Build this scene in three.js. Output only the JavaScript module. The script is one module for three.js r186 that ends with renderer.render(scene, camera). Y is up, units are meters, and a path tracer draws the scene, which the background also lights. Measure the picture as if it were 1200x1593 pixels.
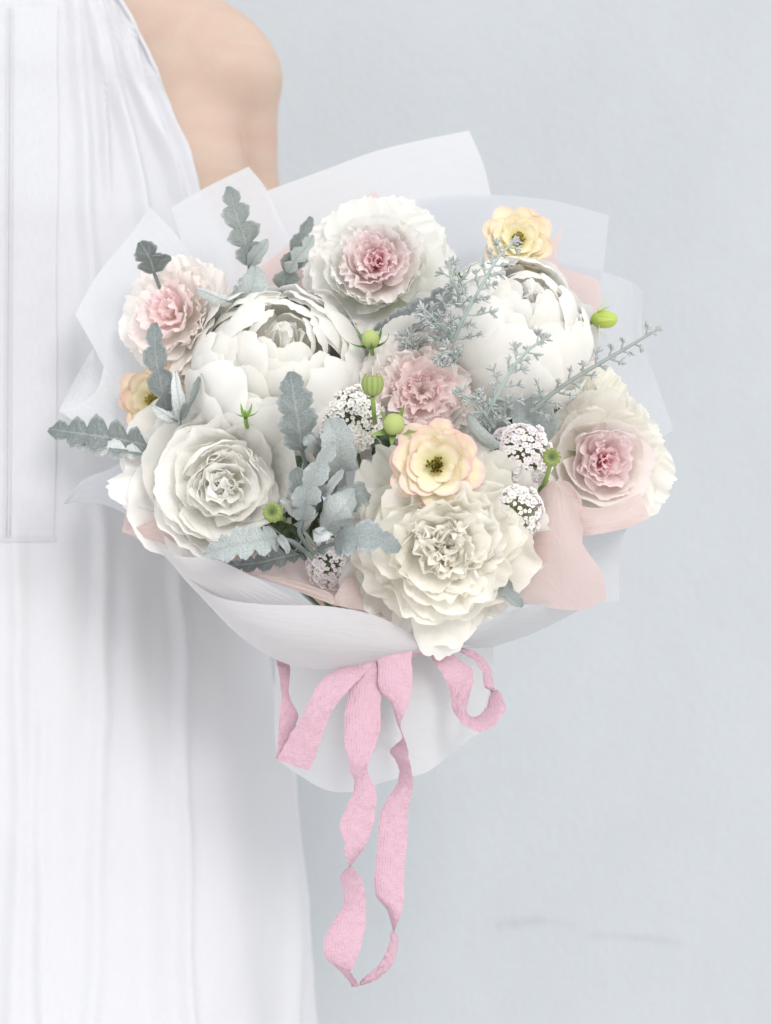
import * as THREE from 'three';
import { ImprovedNoise } from 'three/addons/math/ImprovedNoise.js';
import { MarchingCubes } from 'three/addons/objects/MarchingCubes.js';
import { mergeGeometries, mergeVertices } from 'three/addons/utils/BufferGeometryUtils.js';

// ---------------------------------------------------------------- camera, sky, sun, exposure
const scene = new THREE.Scene();
const CAM_Y = 1.15, CAM_D = 2.0, MM = 0.0005;
const camera = new THREE.PerspectiveCamera(2 * Math.atan(796.5 * MM / CAM_D) * 180 / Math.PI, 771 / 1024, 0.05, 60);
camera.position.set(0, CAM_Y, CAM_D);
camera.lookAt(0, CAM_Y, 0);
camera.focus = 1.94;
camera.userData.fStop = 4.5;
scene.add(camera);

{ // soft overcast daylight
  const W = 128, H = 64, d = new Float32Array(W * H * 4);
  for (let j = 0; j < H; j++) for (let i = 0; i < W; i++) {
    const e = Math.sin(((j + 0.5) / H - 0.5) * Math.PI), k = (j * W + i) * 4;
    const b = e > 0 ? 1.0 + 0.12 * e : 0.95;
    d[k] = b * (e > 0 ? 0.975 : 1.0); d[k + 1] = b * (e > 0 ? 0.99 : 0.985); d[k + 2] = b * (e > 0 ? 1.02 : 0.97); d[k + 3] = 1;
  }
  const t = new THREE.DataTexture(d, W, H, THREE.RGBAFormat, THREE.FloatType);
  t.mapping = THREE.EquirectangularReflectionMapping; t.magFilter = THREE.LinearFilter; t.needsUpdate = true;
  scene.background = t; scene.environment = t;
}
const sun = new THREE.DirectionalLight(new THREE.Color(1, 0.975, 0.94), 1.3);
sun.name = 'sun';
sun.position.set(1.2, 2.9, 3.3); sun.target.position.set(-0.1, 1.0, -0.1);
sun.castShadow = true; sun.shadow.radius = 40; sun.shadow.mapSize.set(2048, 2048);
Object.assign(sun.shadow.camera, { left: -1, right: 1, top: 1.2, bottom: -1.2, near: 0.5, far: 8 });
scene.add(sun, sun.target);

const renderer = new THREE.WebGLRenderer({ antialias: true });
renderer.toneMapping = THREE.LinearToneMapping;
renderer.toneMappingExposure = 1.07;
renderer.shadowMap.enabled = true;

// ---------------------------------------------------------------- helpers
let seedState = 7;
const seed = (n) => { seedState = (n * 2654435761) >>> 0 || 1; };
const rnd = () => { seedState = (seedState + 0x6d2b79f5) | 0; let t = Math.imul(seedState ^ (seedState >>> 15), 1 | seedState); t = (t + Math.imul(t ^ (t >>> 7), 61 | t)) ^ t; return ((t ^ (t >>> 14)) >>> 0) / 4294967296; };
const rr = (a, b) => a + (b - a) * rnd();
const PN = new ImprovedNoise(), noise = (x, y, z = 0) => PN.noise(x + 31.7, y + 17.3, z + 5.1);
const clamp = (x, a = 0, b = 1) => Math.min(b, Math.max(a, x));
const lerp = (a, b, t) => a + (b - a) * t;
const sstep = (a, b, x) => { const t = clamp((x - a) / (b - a)); return t * t * (3 - 2 * t); };
const mix3 = (a, b, t) => [lerp(a[0], b[0], t), lerp(a[1], b[1], t), lerp(a[2], b[2], t)];
const RAD = Math.PI / 180;
const V = (x, y, z) => new THREE.Vector3(x, y, z);
const sp = (z) => MM * (CAM_D - z) / CAM_D;                              // metres per photograph unit at a depth
const P = (px, py, z = 0) => V((px - 600) * sp(z), CAM_Y + (796.5 - py) * sp(z), z);

const used = new Map();
function numbered(name) { const n = used.get(name) ?? 0; used.set(name, n + 1); return n ? `${name}_${String(n).padStart(3, '0')}` : name; }
function tag(o, label, category, group) { o.userData.label = label; o.userData.category = category; if (group) o.userData.group = group; return o; }
function thing(name, label, category, pos, group) {
  const o = new THREE.Group(); o.name = numbered(name); o.position.copy(pos); scene.add(o); o.updateMatrixWorld(true);
  return tag(o, label, category, group);
}
function part(name, geo, mat, parent, fromWorld = false) {
  if (fromWorld) { parent.updateWorldMatrix(true, false); geo.applyMatrix4(parent.matrixWorld.clone().invert()); }
  const m = new THREE.Mesh(geo, mat); m.name = name; m.castShadow = m.receiveShadow = true; parent.add(m); return m;
}
function setAxis(o, axis, spin = 0) {
  const q = new THREE.Quaternion().setFromUnitVectors(V(0, 1, 0), axis.clone().normalize());
  o.quaternion.copy(q).multiply(new THREE.Quaternion().setFromAxisAngle(V(0, 1, 0), spin)); o.updateMatrixWorld(true);
}
// grid of points -> BufferGeometry; pt(i,j) -> Vector3, col(i,j) -> [r,g,b]
function gridGeo(nu, nv, pt, col, uvs = [1, 1]) {
  const pos = [], uv = [], color = [], idx = [];
  for (let j = 0; j <= nv; j++) for (let i = 0; i <= nu; i++) {
    const p = pt(i / nu, j / nv); pos.push(p.x, p.y, p.z); uv.push(i / nu * uvs[0], j / nv * uvs[1]);
    if (col) color.push(...col(i / nu, j / nv));
  }
  for (let j = 0; j < nv; j++) for (let i = 0; i < nu; i++) { const a = j * (nu + 1) + i, b = a + 1, c = a + nu + 1, d = c + 1; idx.push(a, b, d, a, d, c); }
  const g = new THREE.BufferGeometry();
  g.setAttribute('position', new THREE.Float32BufferAttribute(pos, 3)); g.setAttribute('uv', new THREE.Float32BufferAttribute(uv, 2));
  if (col) g.setAttribute('color', new THREE.Float32BufferAttribute(color, 3));
  g.setIndex(idx); g.computeVertexNormals(); return g;
}
// closed shell of a thickness round a grid
function shellGeo(nu, nv, pt, th, col, uvs = [1, 1], colBack = col) {
  const mid = gridGeo(nu, nv, pt, null), p = mid.attributes.position, n = mid.attributes.normal, W = nu + 1;
  const at = (i, j, s) => { const k = j * W + i; return V(p.getX(k) + n.getX(k) * s, p.getY(k) + n.getY(k) * s, p.getZ(k) + n.getZ(k) * s); };
  const f = gridGeo(nu, nv, (u, v) => { const i = Math.round(u * nu), j = Math.round(v * nv); return at(i, j, (typeof th === 'function' ? th(u, v) : th) / 2); }, col, uvs);
  const b = gridGeo(nu, nv, (u, v) => { const i = nu - Math.round(u * nu), j = Math.round(v * nv); return at(i, j, -(typeof th === 'function' ? th(1 - u, v) : th) / 2); }, colBack ? (u, v) => colBack(1 - u, v) : null, uvs);
  return mergeGeometries([f, b]);
}
const crv = (pts, tension = 0.5) => new THREE.CatmullRomCurve3(pts, false, 'catmullrom', tension);
function tube(pts, r0, r1, seg = 16, sides = 6, colFn) {
  const c = crv(pts), fr = c.computeFrenetFrames(seg, false);
  return gridGeo(sides, seg, (u, v) => {
    const k = Math.round(v * seg), a = u * 2 * Math.PI, r = lerp(r0, r1, v), o = c.getPointAt(v);
    return o.addScaledVector(fr.normals[k], Math.cos(a) * r).addScaledVector(fr.binormals[k], Math.sin(a) * r);
  }, colFn);
}
function tintGeo(g, c) { const n = g.attributes.position.count, a = new Float32Array(n * 3); for (let i = 0; i < n; i++) a.set(c, i * 3); g.setAttribute('color', new THREE.BufferAttribute(a, 3)); return g; }

// ---------------------------------------------------------------- textures and materials
function dataTex(w, h, fn, srgb = false, rx = 1, ry = 1) {
  const d = new Uint8Array(w * h * 4);
  for (let y = 0; y < h; y++) for (let x = 0; x < w; x++) { const c = fn(x / w, y / h, x, y), k = (y * w + x) * 4; for (let i = 0; i < 3; i++) d[k + i] = clamp(Array.isArray(c) ? c[i] : c) * 255; d[k + 3] = 255; }
  const t = new THREE.DataTexture(d, w, h); t.wrapS = t.wrapT = THREE.RepeatWrapping; t.magFilter = THREE.LinearFilter; t.minFilter = THREE.LinearFilter;
  if (srgb) t.colorSpace = THREE.SRGBColorSpace; t.repeat.set(rx, ry); t.needsUpdate = true; return t;
}
const feltMap = dataTex(256, 256, (u, v) => { const n = 0.9 + 0.14 * noise(u * 50, v * 50) + 0.1 * noise(u * 110, v * 110, 3) + 0.1 * noise(u * 8, v * 8, 6); return [n, n, n]; }, true, 2, 5);
const paperBump = dataTex(512, 512, (u, v) => 0.5 + 0.5 * Math.abs(noise(u * 3, v * 5, 2)) + 0.35 * Math.abs(noise(u * 7 + v * 2, v * 6, 5)) + 0.03 * noise(u * 60, v * 60, 9));
const petalBump = dataTex(256, 128, (u, v) => 0.5 + 0.3 * noise(u * 40, v * 3) + 0.22 * noise(u * 90, v * 5, 3) + 0.25 * noise(u * 9, v * 4, 9));
const feltBump = dataTex(256, 256, (u, v) => 0.5 + 0.5 * noise(u * 60, v * 60) * 0.7 + 0.3 * noise(u * 120, v * 120, 7));
const linenBump = dataTex(512, 512, (u, v, x, y) => 0.5 + 0.2 * Math.sin(x * Math.PI / 2) * (1 + noise(u * 9, v * 40)) * 0.6 + 0.2 * Math.sin(y * Math.PI / 2) * (1 + noise(u * 40, v * 9, 2)) * 0.6 + 0.25 * noise(u * 60, v * 60, 5));
const crepeBump = dataTex(512, 512, (u, v) => {
  const a = noise(u * 18 + noise(u * 8, v * 8) * 1.2, v * 40, 4), b = noise(u * 30, v * 18, 8);
  return 0.5 + 0.42 * Math.abs(a) * 1.6 - 0.2 + 0.25 * b + 0.14 * Math.sin(u * 2 * Math.PI * 22 + 2 * noise(u * 6, v * 12));
});
const skinMap = dataTex(512, 512, (u, v) => { const a = 0.03 * noise(u * 7, v * 7) + 0.012 * noise(u * 30, v * 30, 4) + 0.007 * noise(u * 90, v * 90, 8), b = 0.03 * noise(u * 5, v * 5, 20); return [0.965 + a * 0.5 + b * 0.3, 0.965 + a - b * 0.4, 0.965 + a - b * 0.3]; }, true);
const skinBump = dataTex(256, 256, (u, v) => 0.5 + 0.25 * noise(u * 70, v * 70) + 0.2 * noise(u * 20, v * 20, 3));
const std = (o) => new THREE.MeshPhysicalMaterial({ side: THREE.DoubleSide, roughness: 1, metalness: 0, ...o });

const petalMat = std({ vertexColors: true, sheen: 0.25, sheenColor: new THREE.Color(1, 0.99, 0.96), sheenRoughness: 0.8, transmission: 0.42, thickness: 0, bumpMap: petalBump, bumpScale: 0.0003, specularIntensity: 0.3 });
petalMat.name = 'white petal';
const frillMat = std({ vertexColors: true, sheen: 0.2, sheenColor: new THREE.Color(1, 0.98, 0.96), sheenRoughness: 0.8, transmission: 0.42, thickness: 0, bumpMap: petalBump, bumpScale: 0.00018, specularIntensity: 0.3 });
const thinPetalMat = std({ vertexColors: true, transmission: 0.2, thickness: 0, bumpMap: petalBump, bumpScale: 0.00012, specularIntensity: 0.3 });
const feltMat = std({ vertexColors: true, map: feltMap, bumpMap: feltBump, bumpScale: 0.0005, sheen: 0.25, sheenColor: new THREE.Color(0.85, 0.88, 0.88), sheenRoughness: 0.6, specularIntensity: 0.2 });
feltBump.repeat.set(2, 5);
const silverMat = std({ vertexColors: true, sheen: 0.2, sheenColor: new THREE.Color(0.9, 0.92, 0.93), sheenRoughness: 0.6, specularIntensity: 0.2 });
const greenMat = std({ vertexColors: true, roughness: 0.6, specularIntensity: 0.5 });
const floretMat = std({ vertexColors: true, transmission: 0.12, thickness: 0, specularIntensity: 0.3 });
const whitePaper = std({ color: new THREE.Color(0.83, 0.84, 0.862), transmission: 0.5, thickness: 0, roughness: 0.86, specularIntensity: 0.35, bumpMap: paperBump, bumpScale: 0.0007, name: 'frosted white paper' });
const frostPaper = std({ color: new THREE.Color(0.78, 0.8, 0.83), transmission: 0.62, thickness: 0, roughness: 0.8, specularIntensity: 0.35, bumpMap: paperBump, bumpScale: 0.0007, name: 'thin frosted paper' });
const bowlPaper = std({ color: new THREE.Color(0.775, 0.766, 0.785), transmission: 0.45, thickness: 0, roughness: 0.95, specularIntensity: 0.35, bumpMap: paperBump, bumpScale: 0.0007, name: 'front white paper' });
const pinkPaper = std({ color: new THREE.Color(0.84, 0.7, 0.675), transmission: 0.5, thickness: 0, roughness: 0.9, specularIntensity: 0.3, bumpMap: paperBump, bumpScale: 0.0007, name: 'pale pink paper' });
const ribbonMat = std({ color: new THREE.Color(0.66, 0.435, 0.515), bumpMap: crepeBump, bumpScale: 0.0008, specularIntensity: 0.25, sheen: 0.2, sheenColor: new THREE.Color(1, 0.85, 0.9), name: 'pink crepe' });
const skinMat = std({ color: new THREE.Color(0.61, 0.455, 0.37), map: skinMap, roughness: 0.55, bumpMap: skinBump, bumpScale: 0.00012, specularIntensity: 0.4, sheen: 0.2, sheenColor: new THREE.Color(1, 0.8, 0.7), side: THREE.FrontSide, name: 'skin' });
const linenMat = std({ color: new THREE.Color(0.712, 0.718, 0.748), bumpMap: linenBump, bumpScale: 0.00022, specularIntensity: 0.15, transmission: 0.08, thickness: 0, name: 'white linen' });

// ---------------------------------------------------------------- the wall
{
  const W = 1024, x0 = -1.5, size = 3.0;                                  // 3 m of wall, texture in metres
  const y0 = CAM_Y - 1.5;
  const wz = -0.75, s0 = sp(wz);
  const smudge = (x, y) => {                                               // a faint grey scuff low on the wall
    const px = 600 + x / s0, py = 796.5 - (y - CAM_Y) / s0;
    let m = 0;
    const seg = (a, b, c, d, w, k) => { const t = clamp(((px - a) * (c - a) + (py - b) * (d - b)) / ((c - a) ** 2 + (d - b) ** 2)); const dd = Math.hypot(px - lerp(a, c, t), py - lerp(b, d, t)); m = Math.max(m, k * Math.exp(-((dd / w) ** 2)) * (0.75 + 0.5 * noise(px * 0.08, py * 0.08))); };
    seg(778, 1440, 840, 1432, 7, 0.085); seg(840, 1432, 895, 1442, 4, 0.05); seg(918, 1456, 985, 1459, 4.5, 0.06); seg(985, 1459, 1054, 1467, 5, 0.075);
    return m;
  };
  const map = dataTex(2048, 2048, (u, v) => {
    const x = x0 + u * size, y = y0 + v * size, n = 1 + 0.018 * noise(x * 2.2, y * 2.2) + 0.01 * noise(x * 9, y * 9, 4) + 0.006 * noise(x * 40, y * 18, 9), s = 1 - 0.7 * smudge(x, y);
    return [0.748 * n * s, 0.766 * n * s, 0.782 * n * s];
  }, true);
  const bump = dataTex(1024, 1024, (u, v) => 0.5 + 0.3 * noise(u * 128, v * 70) + 0.22 * noise(u * 240, v * 170, 3) + 0.12 * noise(u * 40, v * 24, 6));
  bump.repeat.set(4.3, 4.3);
  const m = std({ map, bumpMap: bump, bumpScale: 0.0012, specularIntensity: 0.2, roughness: 0.9, name: 'painted plaster' });
  const g = new THREE.BoxGeometry(size, size, 0.1);
  const wall = new THREE.Mesh(g, m); wall.name = 'wall'; wall.position.set(x0 + size / 2, y0 + size / 2, wz - 0.05); wall.receiveShadow = wall.castShadow = true;
  wall.userData.kind = 'structure'; wall.userData.label = 'pale blue-grey painted plaster wall with a faint grey scuff'; scene.add(wall);
}

// ---------------------------------------------------------------- the person and the dress
{
  const BZ = -0.27, CX = P(20, 0, BZ).x;
  const person = thing('person', 'person in a sleeveless white halter dress holding the bouquet, cropped at neck', 'person', V(CX, P(0, 1593, BZ).y - 0.1, BZ));
  const caps = [];                                                         // [ax,ay,az, bx,by,bz, ra, rb]
  const cap = (a, b, ra, rb) => caps.push([a, b, ra, rb]);
  const mirror = (v) => V(2 * CX - v.x, v.y, v.z);
  const sh = P(371, 130, BZ), el = P(392, 640, -0.25), wr = P(548, 985, -0.075);
  const chest = { c: P(20, 330, BZ), r: V(0.172, 0.3, 0.088) }, hips = { c: P(20, 900, BZ), r: V(0.19, 0.34, 0.12) };
  const neckB = P(20, -60, BZ - 0.01), neckT = P(20, -230, BZ + 0.005);
  cap(neckB, neckT, 0.06, 0.053);
  for (const f of [(v) => v, mirror]) {
    cap(f(P(120, -20, BZ)), f(P(332, 84, BZ)), 0.046, 0.036);             // collar bone and trapezius
    cap(f(sh), f(P(383, 330, BZ - 0.03)), 0.035, 0.0285);
    cap(f(P(383, 330, BZ - 0.03)), f(el), 0.0285, 0.026);
    cap(f(P(240, 180, BZ)), f(P(322, 130, BZ)), 0.055, 0.035);  // chest towards the shoulder
  }
  for (const f of [(v) => v, mirror]) cap(f(P(225, 380, BZ + 0.036)), f(P(300, 278, BZ + 0.034)), 0.043, 0.038);   // side of the chest
  cap(el, wr, 0.026, 0.018);                                               // forearm forward to the bouquet
  const le = mirror(el), lw = V(le.x + 0.02, le.y - 0.24, le.z + 0.03);
  cap(le, lw, 0.026, 0.018);
  const capD = (p, [a, b, ra, rb]) => { const ab = b.clone().sub(a), t = clamp(p.clone().sub(a).dot(ab) / ab.lengthSq()); return p.distanceTo(a.clone().addScaledVector(ab, t)) - lerp(ra, rb, t); };
  const ellD = (p, e) => { const q = V((p.x - e.c.x) / e.r.x, (p.y - e.c.y) / e.r.y, (p.z - e.c.z) / e.r.z), l = q.length(); return (l - 1) * Math.min(e.r.x, e.r.z) * (l > 1 ? 1 : 1); };
  const smin = (a, b, k) => { const h = Math.max(k - Math.abs(a - b), 0) / k; return Math.min(a, b) - h * h * k * 0.25; };
  const field = (p) => {
    let torso = smin(ellD(p, chest), ellD(p, hips), 0.06);
    torso = smin(torso, capD(p, caps[0]), 0.06);
    let arms = 1;
    [1, 5].forEach((k) => { torso = smin(torso, Math.min(capD(p, caps[k]), 1), 0.05); torso = smin(torso, capD(p, caps[k + 3]), 0.06); });
    [2, 6].forEach((k) => { arms = Math.min(arms, smin(capD(p, caps[k]), capD(p, caps[k + 1]), 0.02)); });
    torso = smin(torso, Math.min(capD(p, caps[9]), capD(p, caps[10])), 0.05);
    arms = smin(smin(arms, capD(p, caps[11]), 0.02), capD(p, caps[12]), 0.02);
    return smin(torso, arms, lerp(0.0005, 0.03, sstep(P(0, 222, BZ).y, P(0, 120, BZ).y, p.y)));
  };
  function mesher(centre, half, res, fn) {
    const mc = new MarchingCubes(res, skinMat, false, false, 600000); mc.isolation = 0;
    const p = V(0, 0, 0);
    for (let k = 0; k < res; k++) for (let j = 0; j < res; j++) for (let i = 0; i < res; i++) {
      p.set(centre.x + ((i - res / 2) / (res / 2)) * half, centre.y + ((j - res / 2) / (res / 2)) * half, centre.z + ((k - res / 2) / (res / 2)) * half);
      mc.field[i + j * res + k * res * res] = -fn(p);
    }
    mc.update();
    const n = mc.count, pos = new Float32Array(n * 3), nor = new Float32Array(n * 3);
    for (let i = 0; i < n; i++) for (let c = 0; c < 3; c++) { pos[i * 3 + c] = mc.positionArray[i * 3 + c] * half + [centre.x, centre.y, centre.z][c]; nor[i * 3 + c] = mc.normalArray[i * 3 + c]; }
    const uv = new Float32Array(n * 2); for (let i = 0; i < n; i++) { uv[i * 2] = (pos[i * 3] + pos[i * 3 + 2] * 0.6) * 9; uv[i * 2 + 1] = pos[i * 3 + 1] * 9; }
    const g = new THREE.BufferGeometry(); g.setAttribute('position', new THREE.BufferAttribute(pos, 3)); g.setAttribute('normal', new THREE.BufferAttribute(nor, 3)); g.setAttribute('uv', new THREE.BufferAttribute(uv, 2));
    return g;
  }
  const bodyC = V(CX, P(20, 330, BZ).y, BZ + 0.02);
  const bodyG = mesher(bodyC, 0.38, 128, field);
  // the hand behind the paper, closed round the stems
  const hC = P(585, 1030, -0.045), hb = [];
  hb.push([wr, P(572, 1012, -0.06), 0.019, 0.02]); hb.push([P(566, 1000, -0.062), P(592, 1052, -0.058), 0.019, 0.02]);
  for (let f = 0; f < 4; f++) {
    const a = P(588 - 4 * f, 1008 + 20 * f, -0.062), l = [1, 1.1, 1.03, 0.85][f];
    const b = P(632, 1010 + 20 * f, -0.058), c = P(632 + 22 * l, 1012 + 20 * f, -0.03), d = P(622 + 6 * l, 1014 + 20 * f, -0.008);
    hb.push([a, b, 0.0092, 0.0086], [b, c, 0.0086, 0.0078], [c, d, 0.0078, 0.0068]);
  }
  hb.push([P(566, 1010, -0.058), P(560, 1020, -0.03), 0.011, 0.0095], [P(560, 1020, -0.03), P(590, 1022, -0.008), 0.0095, 0.008]);
  const handG = mesher(hC, 0.075, 56, (p) => { let d = smin(capD(p, hb[0]), capD(p, hb[1]), 0.012); for (let i = 2; i < hb.length; i++) d = smin(d, capD(p, hb[i]), 0.004); return d; });
  part('body', mergeGeometries([bodyG, handG]), skinMat, person, true);

  // dress: one cloth lofted round the body, opening into a halter neck above the arms
  const Y = (py) => P(0, py, -0.16).y;
  const tab = (t, py) => { let i = 0; while (i < t.length - 2 && py > t[i + 1][0]) i++; const [a, b] = [t[i], t[i + 1]], u = clamp((py - a[0]) / (b[0] - a[0])); return lerp(a[1], b[1], u * u * (3 - 2 * u) * 0.5 + u * 0.5); };
  const rx = (py) => tab([[-40, 0.158], [150, 0.172], [330, 0.186], [600, 0.196], [900, 0.214], [1040, 0.227], [1220, 0.246], [1450, 0.262], [1593, 0.268], [1900, 0.29]], py);
  const rz = (py) => tab([[-40, 0.1], [100, 0.124], [330, 0.146], [600, 0.14], [900, 0.15], [1300, 0.19], [1900, 0.22]], py);
  const edge = (py) => tab([[-40, 175], [0, 208], [80, 247], [160, 285], [220, 305], [285, 318]], py);   // armhole edge
  const thMax = (py) => {
    const zc = BZ + 0.085, w = (edge(Math.min(py, 285)) - 20) * sp(zc), a = Math.asin(clamp(w / rx(Math.min(py, 285)), 0, 0.999));
    return py <= 285 ? a : lerp(a, Math.PI, sstep(285, 380, py));
  };
  const tracks = [ // [polyline of px,py], half width, height
    [[[112, -20], [122, 120], [134, 330], [150, 620]], 13, 0.006], [[[150, -20], [172, 100], [205, 250], [236, 420]], 12, 0.008], [[[182, -20], [208, 90], [250, 240], [280, 350]], 11, 0.008],
    [[[132, -20], [146, 60], [158, 150], [168, 300]], 8, 0.006], [[[166, -20], [190, 80], [228, 190], [262, 290]], 7, 0.0055], [[[198, -20], [232, 110], [275, 230], [300, 330]], 8, 0.006],
    [[[28, 830], [30, 1000], [34, 1250], [16, 1600]], 13, 0.0045], [[[100, 830], [95, 1100], [80, 1300], [110, 1600]], 26, 0.0032], [[[158, 800], [160, 1100], [150, 1290], [138, 1600]], 12, 0.0045],
    [[[200, 900], [215, 1200], [232, 1600]], 22, 0.004], [[[276, 840], [282, 1150], [290, 1600]], 9, 0.0055], [[[330, 900], [350, 1250], [372, 1600]], 34, 0.006], [[[440, 1040], [455, 1300], [455, 1600]], 10, 0.004],
    [[[65, 1100], [60, 1300], [70, 1600]], 9, 0.003],
  ];
  const folds = (px, py) => {
    let d = 0;
    for (const [pl, w, h] of tracks) {
      if (py < pl[0][1] - 60 || py > pl[pl.length - 1][1] + 60) continue;
      let i = 0; while (i < pl.length - 2 && py > pl[i + 1][1]) i++;
      const t = (py - pl[i][1]) / (pl[i + 1][1] - pl[i][1]), x = lerp(pl[i][0], pl[i + 1][0], t) + 7 * noise(py * 0.006, pl[0][0] * 0.37) + 2 * noise(py * 0.02, pl[0][0]), fade = sstep(pl[0][1] - 60, pl[0][1] + 40, py) * (1 - sstep(pl[pl.length - 1][1] - 100, pl[pl.length - 1][1] + 60, py) * (pl[pl.length - 1][1] < 1500 ? 1 : 0));
      const ww = w * 0.85 * (1 + 0.35 * py / 1000), q = (px - x) / ww; d += 1.5 * h * fade * Math.exp(-q * q) * (q > 0 ? 1 : Math.exp(-0.2 * q * q));
    }
    d += 0.005 * noise(px * 0.013 + 0.4 * noise(px * 0.01, py * 0.004), py * 0.0016, 2) * sstep(60, 400, py) + 0.0005 * noise(px * 0.05, py * 0.006, 6) + 0.0007 * noise(px * 0.03, py * 0.03, 11);
    return d;
  };
  const zTmp = (py, th) => BZ + rz(py) * Math.sign(Math.cos(th)) * Math.pow(Math.max(0, 1 - Math.pow(Math.abs(Math.sin(th)), 2.8)), 0.5);
  const thFront = (py) => py <= 285 ? thMax(py) : lerp(thMax(285), 1.42, sstep(285, 700, py));
  const theta = (s, py) => { const a = Math.abs(s), f = thFront(py); return Math.sign(s) * (a < 0.8 ? a / 0.8 * f : lerp(f, Math.max(f, thMax(py)), (a - 0.8) / 0.2)); };
  const cloth = (s, py, lift = 0) => {
    const th = theta(s, py), x = CX + rx(py) * Math.sin(th), z = zTmp(py, th), px = 600 + x / sp(z);
    const f = folds(px, py) * sstep(-0.5, 0.3, Math.cos(th)) + lift + 0.008 * sstep(130, 240, py) * sstep(700, 450, py) * Math.exp(-(((Math.abs(s) - 0.8) / 0.14) ** 2)), nx = Math.sin(th) * rz(py), nz = Math.cos(th) * rx(py), nl = Math.hypot(nx, nz);
    return V(x + f * nx / nl, Y(py), z + f * nz / nl);
  };
  const rows = 150, y1 = 1900;
  const clothG = gridGeo(420, rows, (u, v) => cloth(u * 2 - 1, lerp(-14, y1, v)), null, [14, 16]);
  const dress = part('dress', clothG, linenMat, person, true);
  // neck band, front placket with its stitched seams, rolled armhole hem
  const sAtPx = (px, py) => { const z = BZ + rz(py), x = (px - 600) * sp(z) - CX; return Math.asin(clamp(x / rx(py), -1, 1)) / thFront(py) * 0.8; };
  part('placket', shellGeo(30, 100, (u, v) => { const py = lerp(8, 836, v), px = lerp(-60, 90 - 6 * v + 3 * noise(v * 5, 3.3) + 1.2 * noise(v * 18, 7.7), u); return cloth(sAtPx(px, py), py, 0.0002 + 0.0007 * sstep(0, 0.9, u) * sstep(1, 0.94, v)); }, 0.0004, null, [3, 10]), linenMat, dress, true);
  for (const x of [13, 19]) part('stitched_seam', shellGeo(3, 90, (u, v) => { const py = lerp(12, 834, v), px = lerp(x - 1.3, x + 1.3, u) - 4 * v; return cloth(sAtPx(px, py), py, 0.0016); }, 0.0009, null, [1, 20]), linenMat, dress, true);
  part('waist_seam', shellGeo(30, 3, (u, v) => { const py = lerp(834, 842, v), px = lerp(-60, 86, u); return cloth(sAtPx(px, py), py, 0.0003); }, 0.0006, null, [6, 0.4]), linenMat, dress, true);
  for (const sgn of [1, -1]) { const pts = []; for (let py = -14; py <= 372; py += 14) pts.push(cloth(sgn * 0.995, py, 0.0004)); part('armhole_hem', tube(pts, 0.0022, 0.0022, 60, 6), linenMat, dress, true); }
  { const pts = []; for (let k = -20; k <= 20; k++) pts.push(cloth(k / 20, -12, 0.002).add(V(0, 0.002, 0))); part('neck_band', tube(pts, 0.006, 0.006, 60, 8), linenMat, dress, true); }
}

// ---------------------------------------------------------------- petals
function petalGeo(o) {
  const { L, W, t0, t1, cup = 0.5, cupTip = cup, k = 0.35, kp = 2.5, b = 0.2, wp = 0.8, ruffle = 0, freq = 4, rpow = 2, tooth = 0, crumple = 0, r0 = 0, h0 = 0, nu = 14, nv = 14, col, tip = 0, side = 0, notch = 0 } = o;
  const ph = rr(0, 100), N = 48, R = [], H = [], A = [];
  let r = r0, h = h0;
  for (let i = 0; i <= N; i++) { const v = i / N, a = (lerp(t0, t1, v) + tip * sstep(0.65, 1, v)) * RAD; R.push(r); H.push(h); A.push(a); r += Math.sin(a) * L / N; h += Math.cos(a) * L / N; }
  const look = (T, s) => { const x = clamp(s, 0, 1.15) * N, i = Math.min(N - 1, Math.floor(x)), f = x - i; return T[i] + (T[i + 1] - T[i]) * f; };
  const f = (uu, vv) => {
    const u = uu * 2 - 1, v = vv, au = Math.abs(u);
    let s = v * (1 - k * Math.pow(au, kp) - notch * Math.exp(-(u * u) / 0.02));
    const e = sstep(0.35, 1, Math.max(v, au * 0.9 * sstep(0.1, 0.6, v)));
    if (tooth) s += tooth * v * v * (noise(u * 9, ph) + 0.6 * noise(u * 22, ph, 3));
    const w = W * lerp(b, 1, Math.pow(Math.sin(clamp(v * 1.12) * Math.PI / 2), wp)) * (1 - 0.12 * sstep(0.8, 1, v)), ca = Math.max(0.02, lerp(cup, cupTip, v));
    const rs = look(R, s), hs = look(H, s), a = look(A, s), x = w * Math.sin(u * ca) / ca, inn = w * (1 - Math.cos(u * ca)) / ca;
    let d = inn;
    if (ruffle) d += ruffle * Math.pow(e, rpow) * (0.25 * Math.sin(u * freq * Math.PI + ph + 4 * noise(u * 2, v, ph)) + 1.3 * noise(u * freq * 0.8, v * 1.5, ph) + 0.8 * noise(u * freq * 1.9, v * 2, ph + 4) + 0.3 * noise(u * freq * 4, v * 3, ph + 9));
    if (crumple) d += crumple * noise(u * 2.3, v * 2.3, ph + 20) * sstep(0, 0.3, v);
    return V(x + side * v * v, hs + d * Math.sin(a), rs - d * Math.cos(a));
  };
  return gridGeo(nu, nv, f, (u, v) => col(u * 2 - 1, v, sstep(0.55, 1, Math.max(v, Math.abs(u * 2 - 1) * 0.92 * sstep(0.1, 0.5, v)))));
}
function addPetal(root, name, o, phi, mat, tiltX = 0) {
  const m = part(name, petalGeo(o), mat, root); m.rotation.set(0, phi, 0);
  if (tiltX) m.rotateX(tiltX);
  return m;
}
const GATHER = P(600, 1040, -0.02), TAIL = P(596, 1150, -0.02);
const stemGreen = [0.16, 0.24, 0.08];
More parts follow.
